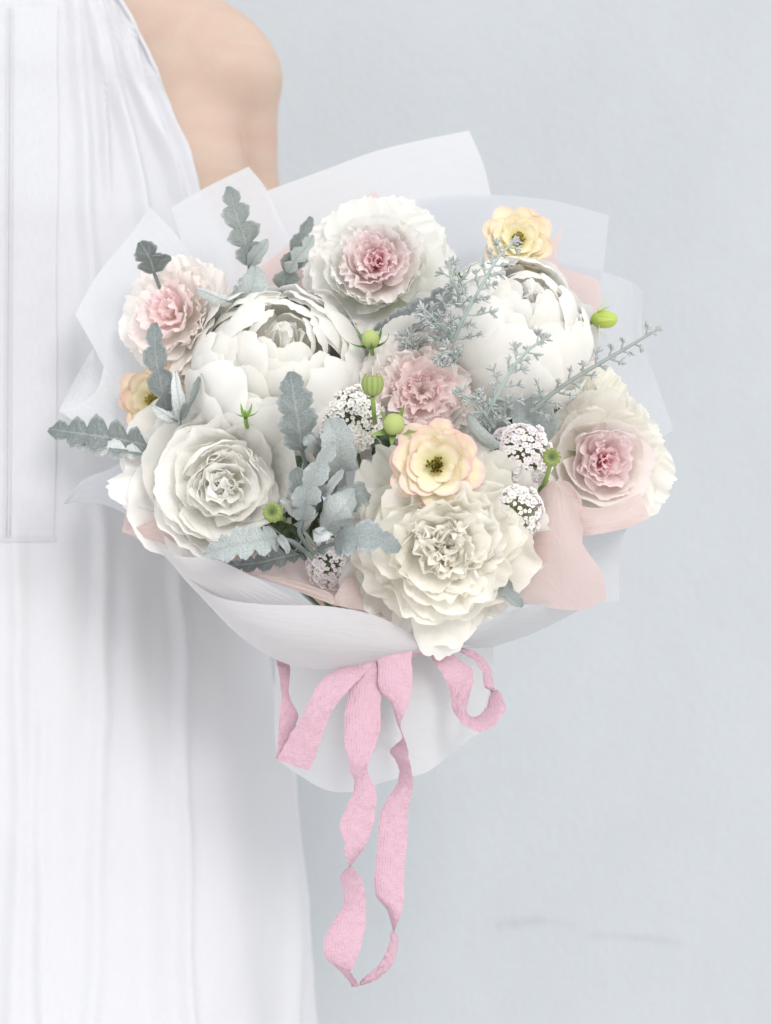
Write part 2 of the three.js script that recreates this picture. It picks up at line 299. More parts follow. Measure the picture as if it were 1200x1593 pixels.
function stemTo(root, from, r = 0.0022, c = stemGreen, name = 'stem') {
  const k = rr(-0.012, 0.012), k2 = rr(-0.012, 0.012);
  const mid = from.clone().lerp(GATHER, 0.5).add(V(k, k2, -0.015));
  const g = tube([from, mid, GATHER.clone().add(V(k * 0.8, 0, k2 * 0.8)), TAIL.clone().add(V(-k, k2, k2))], r, r, 18, 6);
  part(name, tintGeo(g, c), greenMat, root, true);
}
function flower(name, label, category, group, px, py, z, axis, back, spin = 0, dir = null) {
  const c = P(px, py, z), a = V(...axis).normalize(), root = thing(name, label, category, c.clone().addScaledVector(a, -back), group);
  setAxis(root, a, spin); return root;
}

// peony ------------------------------------------------------------
const PEONY = 'white peonies in the bouquet', warm = [0.985, 0.979, 0.957], cream = [0.985, 0.945, 0.79], cool = [0.985, 0.983, 0.972];
const peonyCol = (b = cream, t = warm) => { const w = rr(0, 1), o = rr(0, 60), tt = mix3(t, [0.985, 0.965, 0.9], w * 0.55); return (u, v, e) => mix3(b, tt, sstep(0.02, 0.62, v + 0.06 * noise(u * 7, v * 1.5, o) + 0.05 * noise(u * 2, v * 2, o))); };
function globe(root, R, layers, extra) {
  for (let i = 0; i < 12; i++) addPetal(root, 'petal', { L: R * rr(0.42, 0.62), W: R * rr(0.16, 0.3), t0: (i < 8 ? 40 : 12) + rr(-10, 10), t1: (i < 8 ? -14 : -50) + rr(-14, 14), cup: 0.7, k: 0.35, ruffle: R * 0.06, freq: 2, tooth: 0.04, h0: R * (i < 7 ? 1.46 : 1.6), r0: R * (i < 7 ? 0.1 : 0.03), nu: 10, nv: 10, col: peonyCol() }, i * 2.4 + rr(-0.3, 0.3), petalMat);
  for (const [n, f, t0, t1, wf, ru, off] of layers) {
    const ph = rr(0, 6.28);
    for (let i = 0; i < n; i++) {
      const Rk = R * f * rr(0.93, 1.06), tt = t1 + rr(-16, 18), L = Rk * (t0 - tt) * RAD, W = Rk * wf * rr(0.85, 1.12);
      addPetal(root, 'petal', { L, W, t0, t1: tt, cup: Math.min(1.25, W / Rk * 0.92), cupTip: Math.min(1.3, W / Rk * rr(0.75, 1.1)), k: rr(0.28, 0.45), kp: rr(2, 3), b: 0.25, wp: 0.75, ruffle: Rk * ru, freq: rr(1.4, 3), tooth: 0.022, crumple: Rk * 0.05, notch: rnd() < 0.4 ? rr(0.02, 0.07) : 0, tip: rr(-22, 12), h0: off * R, nu: 20, nv: 20, col: peonyCol() }, ph + (i / n) * 6.283 + rr(-0.35, 0.35), petalMat);
    }
  }
}
function dome(p, R, layers) {
  for (const [n, l, w, t0, t1, h] of layers) {
    const ph = rr(0, 6.28);
    for (let i = 0; i < n; i++) addPetal(p, 'petal', { L: R * l * rr(0.84, 1.12), W: R * w * rr(0.8, 1.25), t0: t0 + rr(-4, 4), t1: t1 + rr(-22, 24), cup: 0.75, cupTip: rr(0.3, 0.8), k: rr(0.25, 0.4), kp: rr(2, 3), b: 0.25, ruffle: R * rr(0.03, 0.07), freq: rr(1.4, 2.6), tooth: 0.022, crumple: R * 0.06, notch: rnd() < 0.3 ? rr(0.02, 0.06) : 0, tip: rr(-16, 34), h0: R * h, nu: 20, nv: 20, col: peonyCol() }, ph + i / n * 6.283 + rr(-0.5, 0.5), petalMat);
  }
}
const calyx = (root, R, n = 5) => { for (let i = 0; i < n; i++) addPetal(root, 'sepal', { L: R * 0.7, W: R * 0.25, t0: 105, t1: 60, cup: 0.5, r0: R * 0.05, h0: -R * 0.08, k: 0.6, kp: 1.6, col: () => [0.2, 0.3, 0.09], nu: 6, nv: 6 }, i / n * 6.28, greenMat); };

{ // upper left: a full, half closed globe facing the viewer
  seed(11); const R = 0.0615;
  const p = flower('peony', 'large white peony with closed rounded centre, below the tall dusty miller leaves at upper left', 'peony', PEONY, 433, 572, 0.012, [0.12, 0.5, 0.85], R * 0.98);
  globe(p, R * 0.89, [[7, 1.03, 106, -28, 1.0, 0.035, 0], [7, 1.0, 104, -40, 0.95, 0.04, 0.02], [7, 0.98, 104, -50, 0.9, 0.04, 0.05], [7, 0.95, 104, -54, 0.85, 0.05, 0.1], [7, 0.91, 102, -52, 0.82, 0.05, 0.2], [7, 0.85, 102, -52, 0.82, 0.05, 0.36], [6, 0.77, 100, -54, 0.85, 0.05, 0.56], [6, 0.67, 100, -56, 0.9, 0.06, 0.8], [5, 0.54, 100, -60, 1.0, 0.06, 1.06], [5, 0.4, 98, -66, 1.0, 0.06, 1.34]]);
  for (const [f, sz] of [[0.6, 1.15], [2.0, 1.1], [3.4, 1.1], [4.5, 1.2]]) addPetal(p, 'petal', { L: R * 1.35 * sz, W: R * 0.62, t0: 98, t1: 40, cup: 0.7, k: 0.4, ruffle: R * 0.06, freq: 2, crumple: R * 0.06, tooth: 0.04, h0: -R * 0.05, col: peonyCol() }, f, petalMat);
  calyx(p, R); stemTo(p, p.position.clone(), 0.003);
}
{ // lower left: opening, guard petals fallen outwards at the left and below
  seed(29); const R = 0.0615;
  const p = flower('peony', 'white peony with loose outer petals at lower left, above the folded pink paper corner', 'peony', PEONY, 350, 752, 0.052, [0.03, 0.0, 1], R * 0.85, 0.4);
  dome(p, R, [[6, 1.38, 0.78, 98, 34, 0.0], [6, 1.34, 0.74, 96, 22, 0.08], [7, 1.28, 0.68, 94, 10, 0.18], [7, 1.18, 0.62, 92, 2, 0.32], [7, 1.06, 0.56, 88, -2, 0.46], [6, 0.93, 0.5, 82, -4, 0.6], [6, 0.79, 0.44, 74, -6, 0.73], [6, 0.64, 0.37, 62, -8, 0.84], [5, 0.5, 0.3, 46, -12, 0.93], [5, 0.37, 0.22, 28, -18, 1.0], [4, 0.28, 0.15, 12, -24, 1.05]]);
  // local azimuths of the loose petals are found from their direction in the picture
  for (const [dx, dy, l, w, t1] of [[-1, 0.15, 1.4, 0.5, 60], [-0.95, -0.3, 1.35, 0.55, 54], [-0.55, -0.9, 1.25, 0.5, 36], [-0.25, -1, 1.25, 0.5, 36], [-0.8, 0.55, 1.3, 0.5, 56], [0.9, 0.4, 1.25, 0.6, 44], [-1, -0.05, 1.5, 0.34, 66]]) {
    const d = V(dx, dy, 0).applyQuaternion(p.quaternion.clone().invert());
    addPetal(p, 'petal', { L: R * l, W: R * w, t0: 98, t1, cup: 0.5, cupTip: 0.25, k: 0.32, ruffle: R * 0.09, freq: 2, crumple: R * 0.09, tooth: 0.04, tip: rr(-20, 30), h0: rr(-0.02, 0.25) * R, nu: 16, nv: 16, col: peonyCol(cream, cool) }, Math.atan2(d.x, d.z), petalMat);
  }
  calyx(p, R); stemTo(p, p.position.clone(), 0.003);
}
{ // upper right: globe seen from the side, opening up and to the right
  seed(47); const R = 0.0575;
  const p = flower('peony', 'white cup-shaped peony at upper right, below the yellow flower with silver sprigs crossing it', 'peony', PEONY, 803, 508, 0.0, [0.3, 0.62, 0.75], R * 1.0, 0.9);
  globe(p, R * 0.88, [[5, 1.03, 108, -30, 1.15, 0.02, 0], [6, 1.0, 106, -44, 1.1, 0.025, 0.02], [6, 0.97, 104, -54, 1.05, 0.03, 0.06], [6, 0.94, 104, -54, 1.0, 0.03, 0.12], [6, 0.91, 102, -48, 0.98, 0.03, 0.22], [6, 0.84, 102, -50, 0.98, 0.04, 0.4], [6, 0.76, 100, -52, 0.98, 0.04, 0.6], [6, 0.65, 100, -56, 1.0, 0.05, 0.84], [5, 0.52, 100, -62, 1.05, 0.06, 1.1], [5, 0.38, 98, -68, 1.05, 0.06, 1.36]]);
  for (const [dx, dy, l, w, t1] of [[0.95, -0.7, 2.35, 0.55, 74], [0.6, -0.9, 2.0, 0.5, 50], [1, -0.2, 1.6, 0.5, 30], [0.3, -1, 1.5, 0.6, 10]]) {
    const d = V(dx, dy, 0).applyQuaternion(p.quaternion.clone().invert());
    addPetal(p, 'petal', { L: R * l, W: R * w, t0: 104, t1, cup: 0.6, cupTip: 0.4, k: 0.35, ruffle: R * 0.04, freq: 2, crumple: R * 0.05, tooth: 0.03, h0: -0.03 * R, col: peonyCol(cream, cool) }, Math.atan2(d.x, d.z), petalMat);
  }
  calyx(p, R); stemTo(p, p.position.clone(), 0.003);
}
{ // bottom: wide open bomb, many ragged inner petals
  seed(83); const R = 0.064;
  const p = flower('peony', 'wide open cream peony with ragged ruffled centre at the bottom, over the front paper rim', 'peony', PEONY, 690, 850, 0.084, [0.02, 0.0, 1], R * 0.5, 0.2);
  const creamy = (u, v, e) => mix3([0.99, 0.93, 0.7], [0.99, 0.97, 0.905], sstep(0.0, 0.6, v));
  for (const [dx, dy, l, w, t1] of [[-0.7, 0.9, 1.45, 0.6, 56], [-1, 0.3, 1.35, 0.6, 58], [0.75, 0.75, 1.4, 0.65, 56], [1, 0.15, 1.4, 0.65, 56], [-0.95, -0.5, 1.35, 0.6, 60], [-0.6, -0.85, 1.35, 0.6, 60], [0.45, -1, 1.1, 0.5, 50], [0.15, 1, 1.4, 0.6, 56]]) {
    const d = V(dx, dy, 0).applyQuaternion(p.quaternion.clone().invert());
    addPetal(p, 'petal', { L: R * l, W: R * w, t0: 100, t1, cup: 0.7, cupTip: 0.35, k: 0.3, ruffle: R * 0.1, freq: 3, crumple: R * 0.1, tooth: 0.06, notch: rr(0, 0.1), tip: rr(-30, 20), nu: 20, nv: 18, col: peonyCol([0.985, 0.945, 0.8], [0.99, 0.982, 0.955]) }, Math.atan2(d.x, d.z), petalMat);
  }
  for (const [dx, dy, l, w, t0, t1, h] of [[-0.5, -1, 1.16, 0.22, 88, 96, 0.3], [-0.03, -1, 1.32, 0.36, 86, 94, 0.36]]) {
    const d = V(dx, dy, 0).applyQuaternion(p.quaternion.clone().invert());
    addPetal(p, 'petal', { L: R * l, W: R * w, t0, t1, h0: R * h, cup: 0.5, cupTip: 0.3, k: 0.2, ruffle: R * 0.045, freq: 1.5, crumple: R * 0.04, tooth: 0.04, nu: 16, nv: 18, col: peonyCol([0.97, 0.94, 0.84], [0.985, 0.98, 0.958]) }, Math.atan2(d.x, d.z), petalMat);
  }
  for (const [n, l, w, t0, t1, h] of [[9, 1.16, 0.52, 90, 70, 0.02], [9, 1.1, 0.48, 86, 58, 0.14], [9, 1.02, 0.46, 82, 48, 0.28], [9, 0.92, 0.42, 76, 40, 0.4], [9, 0.8, 0.38, 68, 32, 0.5], [8, 0.67, 0.33, 58, 26, 0.58], [8, 0.53, 0.27, 46, 18, 0.64], [7, 0.4, 0.21, 32, 10, 0.68], [5, 0.3, 0.15, 18, 4, 0.7]]) for (let i = 0; i < n; i++) {
    addPetal(p, 'petal', { L: R * l * rr(0.88, 1.1), W: R * w * rr(0.75, 1.25), t0: t0 + rr(-6, 6), t1: t1 + rr(-18, 18), cup: rr(0.2, 0.7), cupTip: rr(0.1, 0.8), k: rr(0.15, 0.45), ruffle: R * rr(0.05, 0.11), freq: rr(1.6, 3.4), tooth: 0.03, crumple: R * 0.08, notch: rr(0, 0.08), tip: rr(-30, 30), h0: R * h, nu: 16, nv: 14, side: R * rr(-0.15, 0.15), col: creamy }, i / n * 6.28 + rr(-0.35, 0.35), petalMat);
  }
  for (let i = 0; i < 9; i++) { const a = rr(0, 6.28), r = R * rr(0.1, 0.4); part('stamen', tintGeo(tube([V(Math.cos(a) * r * 0.7, R * 0.6, Math.sin(a) * r * 0.7), V(Math.cos(a) * r, R * 0.85, Math.sin(a) * r), V(Math.cos(a) * r * 1.05, R * rr(0.94, 1.04), Math.sin(a) * r * 1.05)], 0.0005, 0.0012, 5, 5), [0.85, 0.66, 0.32]), greenMat, p); }
  calyx(p, R); stemTo(p, p.position.clone(), 0.003);
}

// ornamental kale and ruffled lisianthus ------------------------------
function rosette(p, R, layers, colOf, mat = frillMat) {
  for (const [n, l, w, t0, t1, h, ru, fr, cup] of layers) {
    const ph = rr(0, 6.28);
    for (let i = 0; i < n; i++) {
      const kk = l; addPetal(p, 'petal', { L: R * l * rr(0.86, 1.12), W: R * w * rr(0.85, 1.18), t0: t0 + rr(-7, 7), t1: t1 + rr(-16, 14), cup, cupTip: cup * rr(0.4, 0.95), k: 0.22, kp: 3, b: 0.28, wp: 0.9, ruffle: R * ru * rr(0.75, 1.4), freq: fr * rr(0.75, 1.25), rpow: 2.2, tooth: 0.04, crumple: R * 0.05, tip: rr(-4, 22), h0: R * h, nu: 44, nv: 14, col: colOf(kk) }, ph + i / n * 6.283 + rr(-0.3, 0.3), mat);
    }
  }
}
const kaleCol = (pinkReach, rim = [0.98, 0.975, 0.945]) => (l) => (u, v, e) => {
  const p = sstep(pinkReach, pinkReach * 0.72, l), dk = sstep(0.75, 0.45, l), deep = [0.995, 0.5, 0.56], pk = [0.997, 0.8, 0.82];
  const outer = mix3([0.84, 0.9, 0.62], rim, sstep(0.1, 0.7, v + 0.12 * noise(u * 4, v * 3, l)));
  const inner = mix3(mix3([0.995, 0.78, 0.8], deep, dk), mix3([0.995, 0.9, 0.9], pk, dk), sstep(0.1, 0.85, v)), c = mix3(outer, mix3(inner, [0.94, 0.83, 0.84], e * 0.35), p);
  return mix3(c, rim, 0.25 * e * (1 - p));
};
{
  seed(101); const R = 0.048;
  const p = flower('ornamental_kale', 'white frilled kale rosette with deep pink heart at the top of the bouquet', 'ornamental kale', 'frilled kale rosettes', 586, 412, -0.008, [-0.03, 0.12, 1], R * 0.5);
  rosette(p, R, [[6, 1.3, 0.8, 88, 60, 0.0, 0.07, 5, 0.35], [6, 1.24, 0.78, 86, 44, 0.04, 0.065, 5, 0.45], [5, 1.22, 0.74, 84, 2, 0.1, 0.05, 4, 0.8], [5, 1.1, 0.62, 76, 8, 0.22, 0.055, 4, 0.75], [5, 0.98, 0.54, 66, 14, 0.32, 0.06, 4, 0.7], [5, 0.83, 0.44, 54, 14, 0.4, 0.055, 4, 0.7], [5, 0.68, 0.34, 40, 12, 0.46, 0.05, 4, 0.75], [4, 0.54, 0.23, 24, 8, 0.52, 0.045, 3, 0.85], [3, 0.42, 0.14, 10, 4, 0.58, 0.03, 3, 0.95]], kaleCol(1.1));
  stemTo(p, p.position.clone(), 0.004, [0.4, 0.48, 0.3]);
}
{
  seed(131); const R = 0.0435;
  const p = flower('ornamental_kale', 'frilled kale rosette with pink heart at far right, above the pink paper', 'ornamental kale', 'frilled kale rosettes', 936, 716, 0.004, [0.16, -0.02, 1], R * 0.5);
  rosette(p, R, [[6, 1.35, 0.8, 86, 58, 0.0, 0.075, 5, 0.35], [6, 1.26, 0.76, 84, 42, 0.04, 0.07, 4, 0.45], [4, 1.18, 0.76, 80, 2, 0.1, 0.03, 2.5, 0.85], [4, 1.04, 0.66, 72, 6, 0.22, 0.03, 2.5, 0.8], [4, 0.9, 0.54, 60, 12, 0.34, 0.04, 3, 0.75], [5, 0.74, 0.38, 46, 14, 0.42, 0.05, 3, 0.7], [4, 0.6, 0.26, 30, 10, 0.5, 0.05, 3, 0.8], [3, 0.48, 0.16, 12, 4, 0.56, 0.04, 3, 0.95]], kaleCol(1.28, [0.94, 0.92, 0.87]));
  stemTo(p, p.position.clone(), 0.004, [0.4, 0.48, 0.3]);
}
const ruffCol = (outer, pk, reach) => (l) => (u, v, e) => { const q = sstep(reach * 1.15, reach * 0.6, l) * (0.6 + 0.5 * noise(u * 3, v * 2, l * 9)); return mix3(mix3([0.92, 0.92, 0.74], outer, sstep(0.05, 0.45, v)), pk, clamp(q + 0.12 * e)); };
{
  seed(151); const R = 0.043;
  const p = flower('lisianthus', 'ruffled pink and cream bloom in the middle, right of the upright seed pod', 'lisianthus', 'ruffled pink blooms', 655, 612, 0.035, [0.06, 0.12, 1], R * 0.5);
  rosette(p, R, [[6, 1.4, 0.85, 88, 58, 0, 0.09, 4, 0.3], [6, 1.28, 0.76, 86, 42, 0.08, 0.1, 4, 0.35], [6, 1.14, 0.66, 80, 30, 0.18, 0.11, 4, 0.35], [6, 0.98, 0.56, 70, 26, 0.3, 0.11, 3.5, 0.35], [6, 0.8, 0.46, 58, 24, 0.42, 0.11, 3.5, 0.4], [5, 0.62, 0.36, 44, 20, 0.5, 0.1, 3, 0.45], [4, 0.46, 0.24, 24, 12, 0.56, 0.09, 3, 0.6]], ruffCol([0.98, 0.965, 0.93], [0.997, 0.8, 0.81], 1.08));
  stemTo(p, p.position.clone(), 0.0025);
}
{
  seed(173); const R = 0.0355;
  const p = flower('lisianthus', 'ruffled pale pink bloom at far left, in front of white paper', 'lisianthus', 'ruffled pink blooms', 274, 488, -0.008, [-0.5, 0.25, 0.85], R * 0.5);
  rosette(p, R, [[6, 1.5, 0.95, 88, 62, 0, 0.11, 3.5, 0.3], [6, 1.32, 0.8, 84, 44, 0.1, 0.12, 3.5, 0.3], [5, 1.12, 0.68, 76, 32, 0.22, 0.12, 3, 0.35], [5, 0.92, 0.54, 62, 24, 0.34, 0.12, 3, 0.4], [4, 0.68, 0.38, 44, 18, 0.46, 0.11, 3, 0.5], [3, 0.48, 0.24, 24, 10, 0.54, 0.09, 3, 0.7]], ruffCol([0.98, 0.96, 0.92], [0.997, 0.78, 0.8], 1.12));
  stemTo(p, p.position.clone(), 0.0025);
}
{
  seed(181); const R = 0.034;
  const p = flower('lisianthus', 'cream ruffled bloom tucked between the far left pink bloom and upper left peony', 'lisianthus', 'ruffled pink blooms', 330, 522, -0.02, [-0.1, 0.35, 1], R * 0.5);
  rosette(p, R, [[6, 1.35, 0.8, 84, 50, 0, 0.14, 5, 0.35], [6, 1.1, 0.6, 60, 30, 0.1, 0.15, 5, 0.4], [6, 0.9, 0.4, 36, 18, 0.15, 0.14, 5, 0.5], [4, 0.7, 0.28, 16, 8, 0.2, 0.1, 4, 0.6]], ruffCol([0.965, 0.94, 0.85], [0.96, 0.9, 0.84], 0.8));
  stemTo(p, p.position.clone(), 0.0025);
}

{
  seed(191); const R = 0.034;
  const p = flower('lisianthus', 'cream ruffled bloom at right, behind the top of the right kale rosette', 'lisianthus', 'ruffled pink blooms', 912, 650, -0.022, [0.15, 0.35, 1], R * 0.5);
  rosette(p, R, [[6, 1.45, 0.85, 88, 56, 0, 0.12, 4, 0.3], [6, 1.25, 0.7, 74, 36, 0.1, 0.13, 4, 0.4], [6, 1.0, 0.5, 52, 22, 0.15, 0.13, 4, 0.5], [4, 0.75, 0.32, 24, 8, 0.2, 0.1, 4, 0.6]], ruffCol([0.985, 0.965, 0.9], [0.98, 0.93, 0.84], 0.8));
  stemTo(p, p.position.clone(), 0.0025);
}

// yellow flowers with pink-edged petals -------------------------------
function yellowFlower(label, px, py, z, axis, R, sd, yel, rim, layers) {
  seed(sd);
  const p = flower('double_hellebore', label, 'hellebore', 'yellow flowers with pink-edged petals', px, py, z, axis, R * 0.28);
  for (const [n, l, w, t0, t1, h] of layers) {
    const ph = rr(0, 6.28);
    for (let i = 0; i < n; i++) addPetal(p, 'petal', { L: R * l * rr(0.93, 1.08), W: R * w * rr(0.9, 1.1), t0: t0 + rr(-5, 5), t1: t1 + rr(-14, 14), cup: 0.6, cupTip: rr(0.25, 0.6), k: 0.3, kp: 2.6, b: 0.3, wp: 0.7, ruffle: R * 0.04, freq: 2, crumple: R * 0.04, tip: rr(-14, 10), h0: R * h, nu: 12, nv: 12,
      col: (u, v, e) => mix3(mix3(mix3(yel, [0.62, 0.6, 0.22], 0.5 * (1 - sstep(0.0, 0.4, v))), [0.95, 0.88, 0.7], sstep(0.3, 0.85, v) * 0.7), rim, 0.8 * sstep(0.82, 1, Math.max(v, Math.abs(u) * 0.95 * sstep(0.3, 0.8, v)))) }, ph + i / n * 6.283 + rr(-0.15, 0.15), thinPetalMat);
  }
  for (let i = 0; i < 22; i++) { const a = i * 2.4, q = R * rr(0.06, 0.2); part('stamen', tintGeo(tube([V(0, 0, 0), V(Math.cos(a) * q * 0.7, R * 0.22, Math.sin(a) * q * 0.7), V(Math.cos(a) * q, R * rr(0.34, 0.5), Math.sin(a) * q)], R * 0.014, R * 0.034, 5, 5), [rr(0.55, 0.8), rr(0.54, 0.64), 0.2]), greenMat, p); }
  stemTo(p, p.position.clone(), 0.002);
  return p;
}
const FULL = [[8, 1.1, 0.46, 84, 70, 0], [7, 1.0, 0.44, 78, 56, 0.03], [6, 0.88, 0.4, 68, 44, 0.06], [5, 0.7, 0.32, 58, 34, 0.08]];
yellowFlower('cream yellow double flower with pink edges in the middle, on the open peony', 678, 724, 0.1, [-0.08, 0.05, 1], 0.034, 211, [0.93, 0.87, 0.6], [0.92, 0.62, 0.65], FULL);
yellowFlower('yellow double flower at the top right, just above the cup-shaped peony', 806, 373, -0.015, [0.02, 0.22, 1], 0.0275, 223, [0.92, 0.88, 0.52], [0.9, 0.68, 0.58], FULL);
yellowFlower('small yellow double flower at the left edge, behind the upright dusty miller leaf', 238, 622, 0.0, [-0.35, 0.1, 1], 0.029, 237, [0.83, 0.76, 0.45], [0.78, 0.5, 0.44], FULL);

// lace flowers ---------------------------------------------------------
const floretGeos = [];
for (let k = 0; k < 4; k++) {
  seed(300 + k); const gs = [], tint = [[0.95, 0.94, 0.92], [0.94, 0.9, 0.91], [0.92, 0.84, 0.89], [0.93, 0.88, 0.9]][k];
  for (let i = 0; i < 5; i++) {
    const g = petalGeo({ L: 1.15 * rr(0.85, 1.1), W: 0.62, t0: 70, t1: 80 + rr(-20, 20), cup: 0.5, k: 0.45, b: 0.35, nu: 4, nv: 4, col: (u, v, e) => mix3([0.8, 0.82, 0.66], tint, sstep(0, 0.5, v)) });
    g.rotateY(i / 5 * 6.283 + rr(-0.15, 0.15)); gs.push(g);
  }
  gs.push(tintGeo(new THREE.IcosahedronGeometry(0.22, 1).translate(0, 0.15, 0), [0.7, 0.68, 0.4]).toNonIndexed === undefined ? null : tintGeo(mergeVertices(new THREE.IcosahedronGeometry(0.22, 1).translate(0, 0.15, 0)), [0.72, 0.66, 0.5]));
  floretGeos.push(mergeGeometries(gs.filter(Boolean)));
}
function laceFlower(label, px, py, z, axis, Rpx, n, sd, variants, greenHeart, fs = 5.6) {
  seed(sd); const R = Rpx * sp(z);
  const p = flower('lace_flower', label, 'lace flower', 'domed lace flowers', px, py, z, axis, R * 0.9);
  const rays = []; fs *= 1.18; n = Math.round(n * 1.4);
  for (let i = 0; i < n; i++) {
    const q = Math.sqrt((i + 0.6) / n), a = i * 2.39996 + rr(-0.2, 0.2), th = q * 1.22, rad = R * (1 + rr(-0.08, 0.06));
    const dir = V(Math.sin(th) * Math.cos(a), Math.cos(th) * 0.8, Math.sin(th) * Math.sin(a)), pos = dir.clone().multiplyScalar(rad).setY(dir.y * rad * 0.85);
    const s = fs * sp(z) * rr(0.8, 1.15) * (q < greenHeart ? 0.55 : lerp(0.8, 1.1, q));
    const m = part('floret', floretGeos[variants[Math.floor(rnd() * variants.length)]], floretMat, p);
    m.position.copy(pos); setAxis(m, dir.clone().lerp(V(0, 1, 0), 0.2), rr(0, 6)); m.scale.setScalar(s);
    rays.push(tintGeo(tube([V(0, 0, 0), pos.clone().multiplyScalar(0.55).add(V(0, -R * 0.05, 0)), pos], 0.0005, 0.0004, 4, 4), q < greenHeart ? [0.56, 0.62, 0.32] : [0.56, 0.6, 0.42]));
  }
  part('umbel_rays', mergeGeometries(rays), greenMat, p);
  for (let i = 0; i < 6; i++) addPetal(p, 'bract', { L: R * 1.0, W: R * 0.08, t0: 80, t1: 66, cup: 0.4, k: 0.8, kp: 1.2, col: () => [0.22, 0.33, 0.12], nu: 4, nv: 8 }, i / 6 * 6.28, greenMat);
  stemTo(p, p.position.clone(), 0.0014);
}
laceFlower('white lace flower left of the round green bud, beneath the upright seed pod', 545, 648, 0.065, [0, 0.1, 1], 54, 120, 401, [0, 0, 1], 0.25);
laceFlower('largest lilac lace flower, right of the curled silvery leaf', 812, 706, 0.068, [0.05, 0.05, 1], 54, 120, 402, [1, 2, 3], 0.18, 5.2);
laceFlower('small pinkish white lace flower with green heart, beside the pink paper at right', 808, 798, 0.082, [0.1, 0, 1], 44, 74, 403, [0, 1, 3], 0.42, 5.4);
laceFlower('small pinkish lace flower at the bottom left, touching the front paper', 514, 881, 0.07, [-0.05, -0.05, 1], 40, 70, 404, [1, 3, 2], 0.3, 5.4);

// ---------------------------------------------------------------- dusty miller leaves
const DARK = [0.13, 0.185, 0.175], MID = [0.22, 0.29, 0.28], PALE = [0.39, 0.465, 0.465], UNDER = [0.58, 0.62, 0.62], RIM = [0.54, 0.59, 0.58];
function millerBlade(o) {
  const { pts, w, lobes = 5, depth = 0.45, fold = 0.3, curl = 0, roll = 0, top: top0 = MID, under = UNDER, rim = 0.75, th = 0.0011, skew = 0.16, wide = 0.75, tipW = 0.3 } = o;
  const lum = 0.25 * top0[0] + 0.65 * top0[1] + 0.1 * top0[2] + 0.03, top = top0[2] > 0.1 ? mix3(top0, [lum * 1.0, lum * 1.04, lum * 0.99], 0.65).map((x) => x * 1.5 + 0.02) : top0;
  const c = crv(pts.map((q) => P(...q))), NV = 84, NU = 18, z0 = pts[0][2] ?? 0, wm = w * sp(z0), ph = rr(0, 50);
  const fr = []; let prevN = null;
  for (let j = 0; j <= NV; j++) {
    const t = c.getTangentAt(j / NV); let n = V(0, 0.12, 1); if (prevN) n = prevN.clone();
    n.addScaledVector(t, -n.dot(t)).normalize(); prevN = n; const b = t.clone().cross(n).negate();
    const a = roll * RAD; fr.push([c.getPointAt(j / NV), t, n.clone().multiplyScalar(Math.cos(a)).addScaledVector(b, Math.sin(a)), b.clone().multiplyScalar(Math.cos(a)).addScaledVector(n, -Math.sin(a))]);
  }
  const len = c.getLength();
  const width = (v, sgn) => {
    const env = Math.pow(Math.sin(Math.PI * Math.pow(clamp(v * 0.97 + 0.015), wide)), 0.55) * lerp(1.08, 0.92, v);
    const x = v * lobes + (sgn > 0 ? 0.12 : 0) + 0.12 * noise(v * 4, ph, sgn), f = x - Math.floor(x);
    const lobe = Math.pow(Math.sin(Math.PI * clamp(f * 0.96 + 0.02)), 0.62), dp = Math.min(0.9, depth * 1.55) * lerp(1.15, 0.7, v) * sstep(1.02, 0.82, v);
    const fine = 1 + 0.05 * Math.sin(v * lobes * 6.28 * 3 + ph + sgn) * sstep(1, 0.9, v);
    return wm * env * (1 - dp + dp * lobe) * fine * (1 + 0.15 * noise(v * 3, ph + 9, sgn));
  };
  const pos = (uu, vv) => {
    const u = uu * 2 - 1, au = Math.abs(u), sg = Math.sign(u) || 1, w0 = width(vv, sg);
    const x = w0 * au, v = clamp(vv + skew * (x / len) * sstep(1.05, 0.75, vv) * 1.6, 0, 1), k = v * NV, i = Math.min(NV - 1, Math.floor(k)), f = k - i, A = fr[i], B = fr[i + 1];
    const p = A[0].clone().lerp(B[0], f), n = A[2].clone().lerp(B[2], f).normalize(), b = A[3].clone().lerp(B[3], f).normalize();
    const ang = fold + curl * au * (x / wm), lx = x * Math.cos(ang), lz = x * Math.sin(ang);
    const rip = wm * (0.1 * au * Math.sin(vv * lobes * 6.28 + ph + sg) + 0.12 * noise(u * 2, vv * 5, ph)) * au + 0.0006 * Math.exp(-((u / 0.07) ** 2)) + 0.0006 * Math.exp(-(((((vv * lobes + 0.35 - au * 0.5) % 1) - 0.5) / 0.1) ** 2)) * au;
    return p.addScaledVector(b, sg * lx).addScaledVector(n, lz + rip);
  };
  const col = (uu, vv) => {
    const u = Math.abs(uu * 2 - 1), vein = Math.exp(-((u / 0.055) ** 2)), sv = Math.exp(-(((((vv * lobes + 0.35 - u * 0.5) % 1) - 0.5) / 0.07) ** 2)) * sstep(0.9, 0.3, u);
    return mix3(mix3(mix3(top, RIM, 0.7 * vein), RIM, 0.3 * sv), [0.72, 0.77, 0.79], rim * sstep(0.8, 1, u) + 0.1 * noise(uu * 9, vv * 20, ph));
  };
  return shellGeo(NU, NV, pos, (u, v) => th * (0.25 + 0.75 * Math.sqrt(Math.max(0, 1 - (u * 2 - 1) ** 2))) * sstep(1.02, 0.9, v), (u, v) => mix3(under, RIM, 0.4 * Math.exp(-(((u * 2 - 1) / 0.07) ** 2))), [1, 1], (u, v) => col(u, v));
}
let leafSeed = 500;
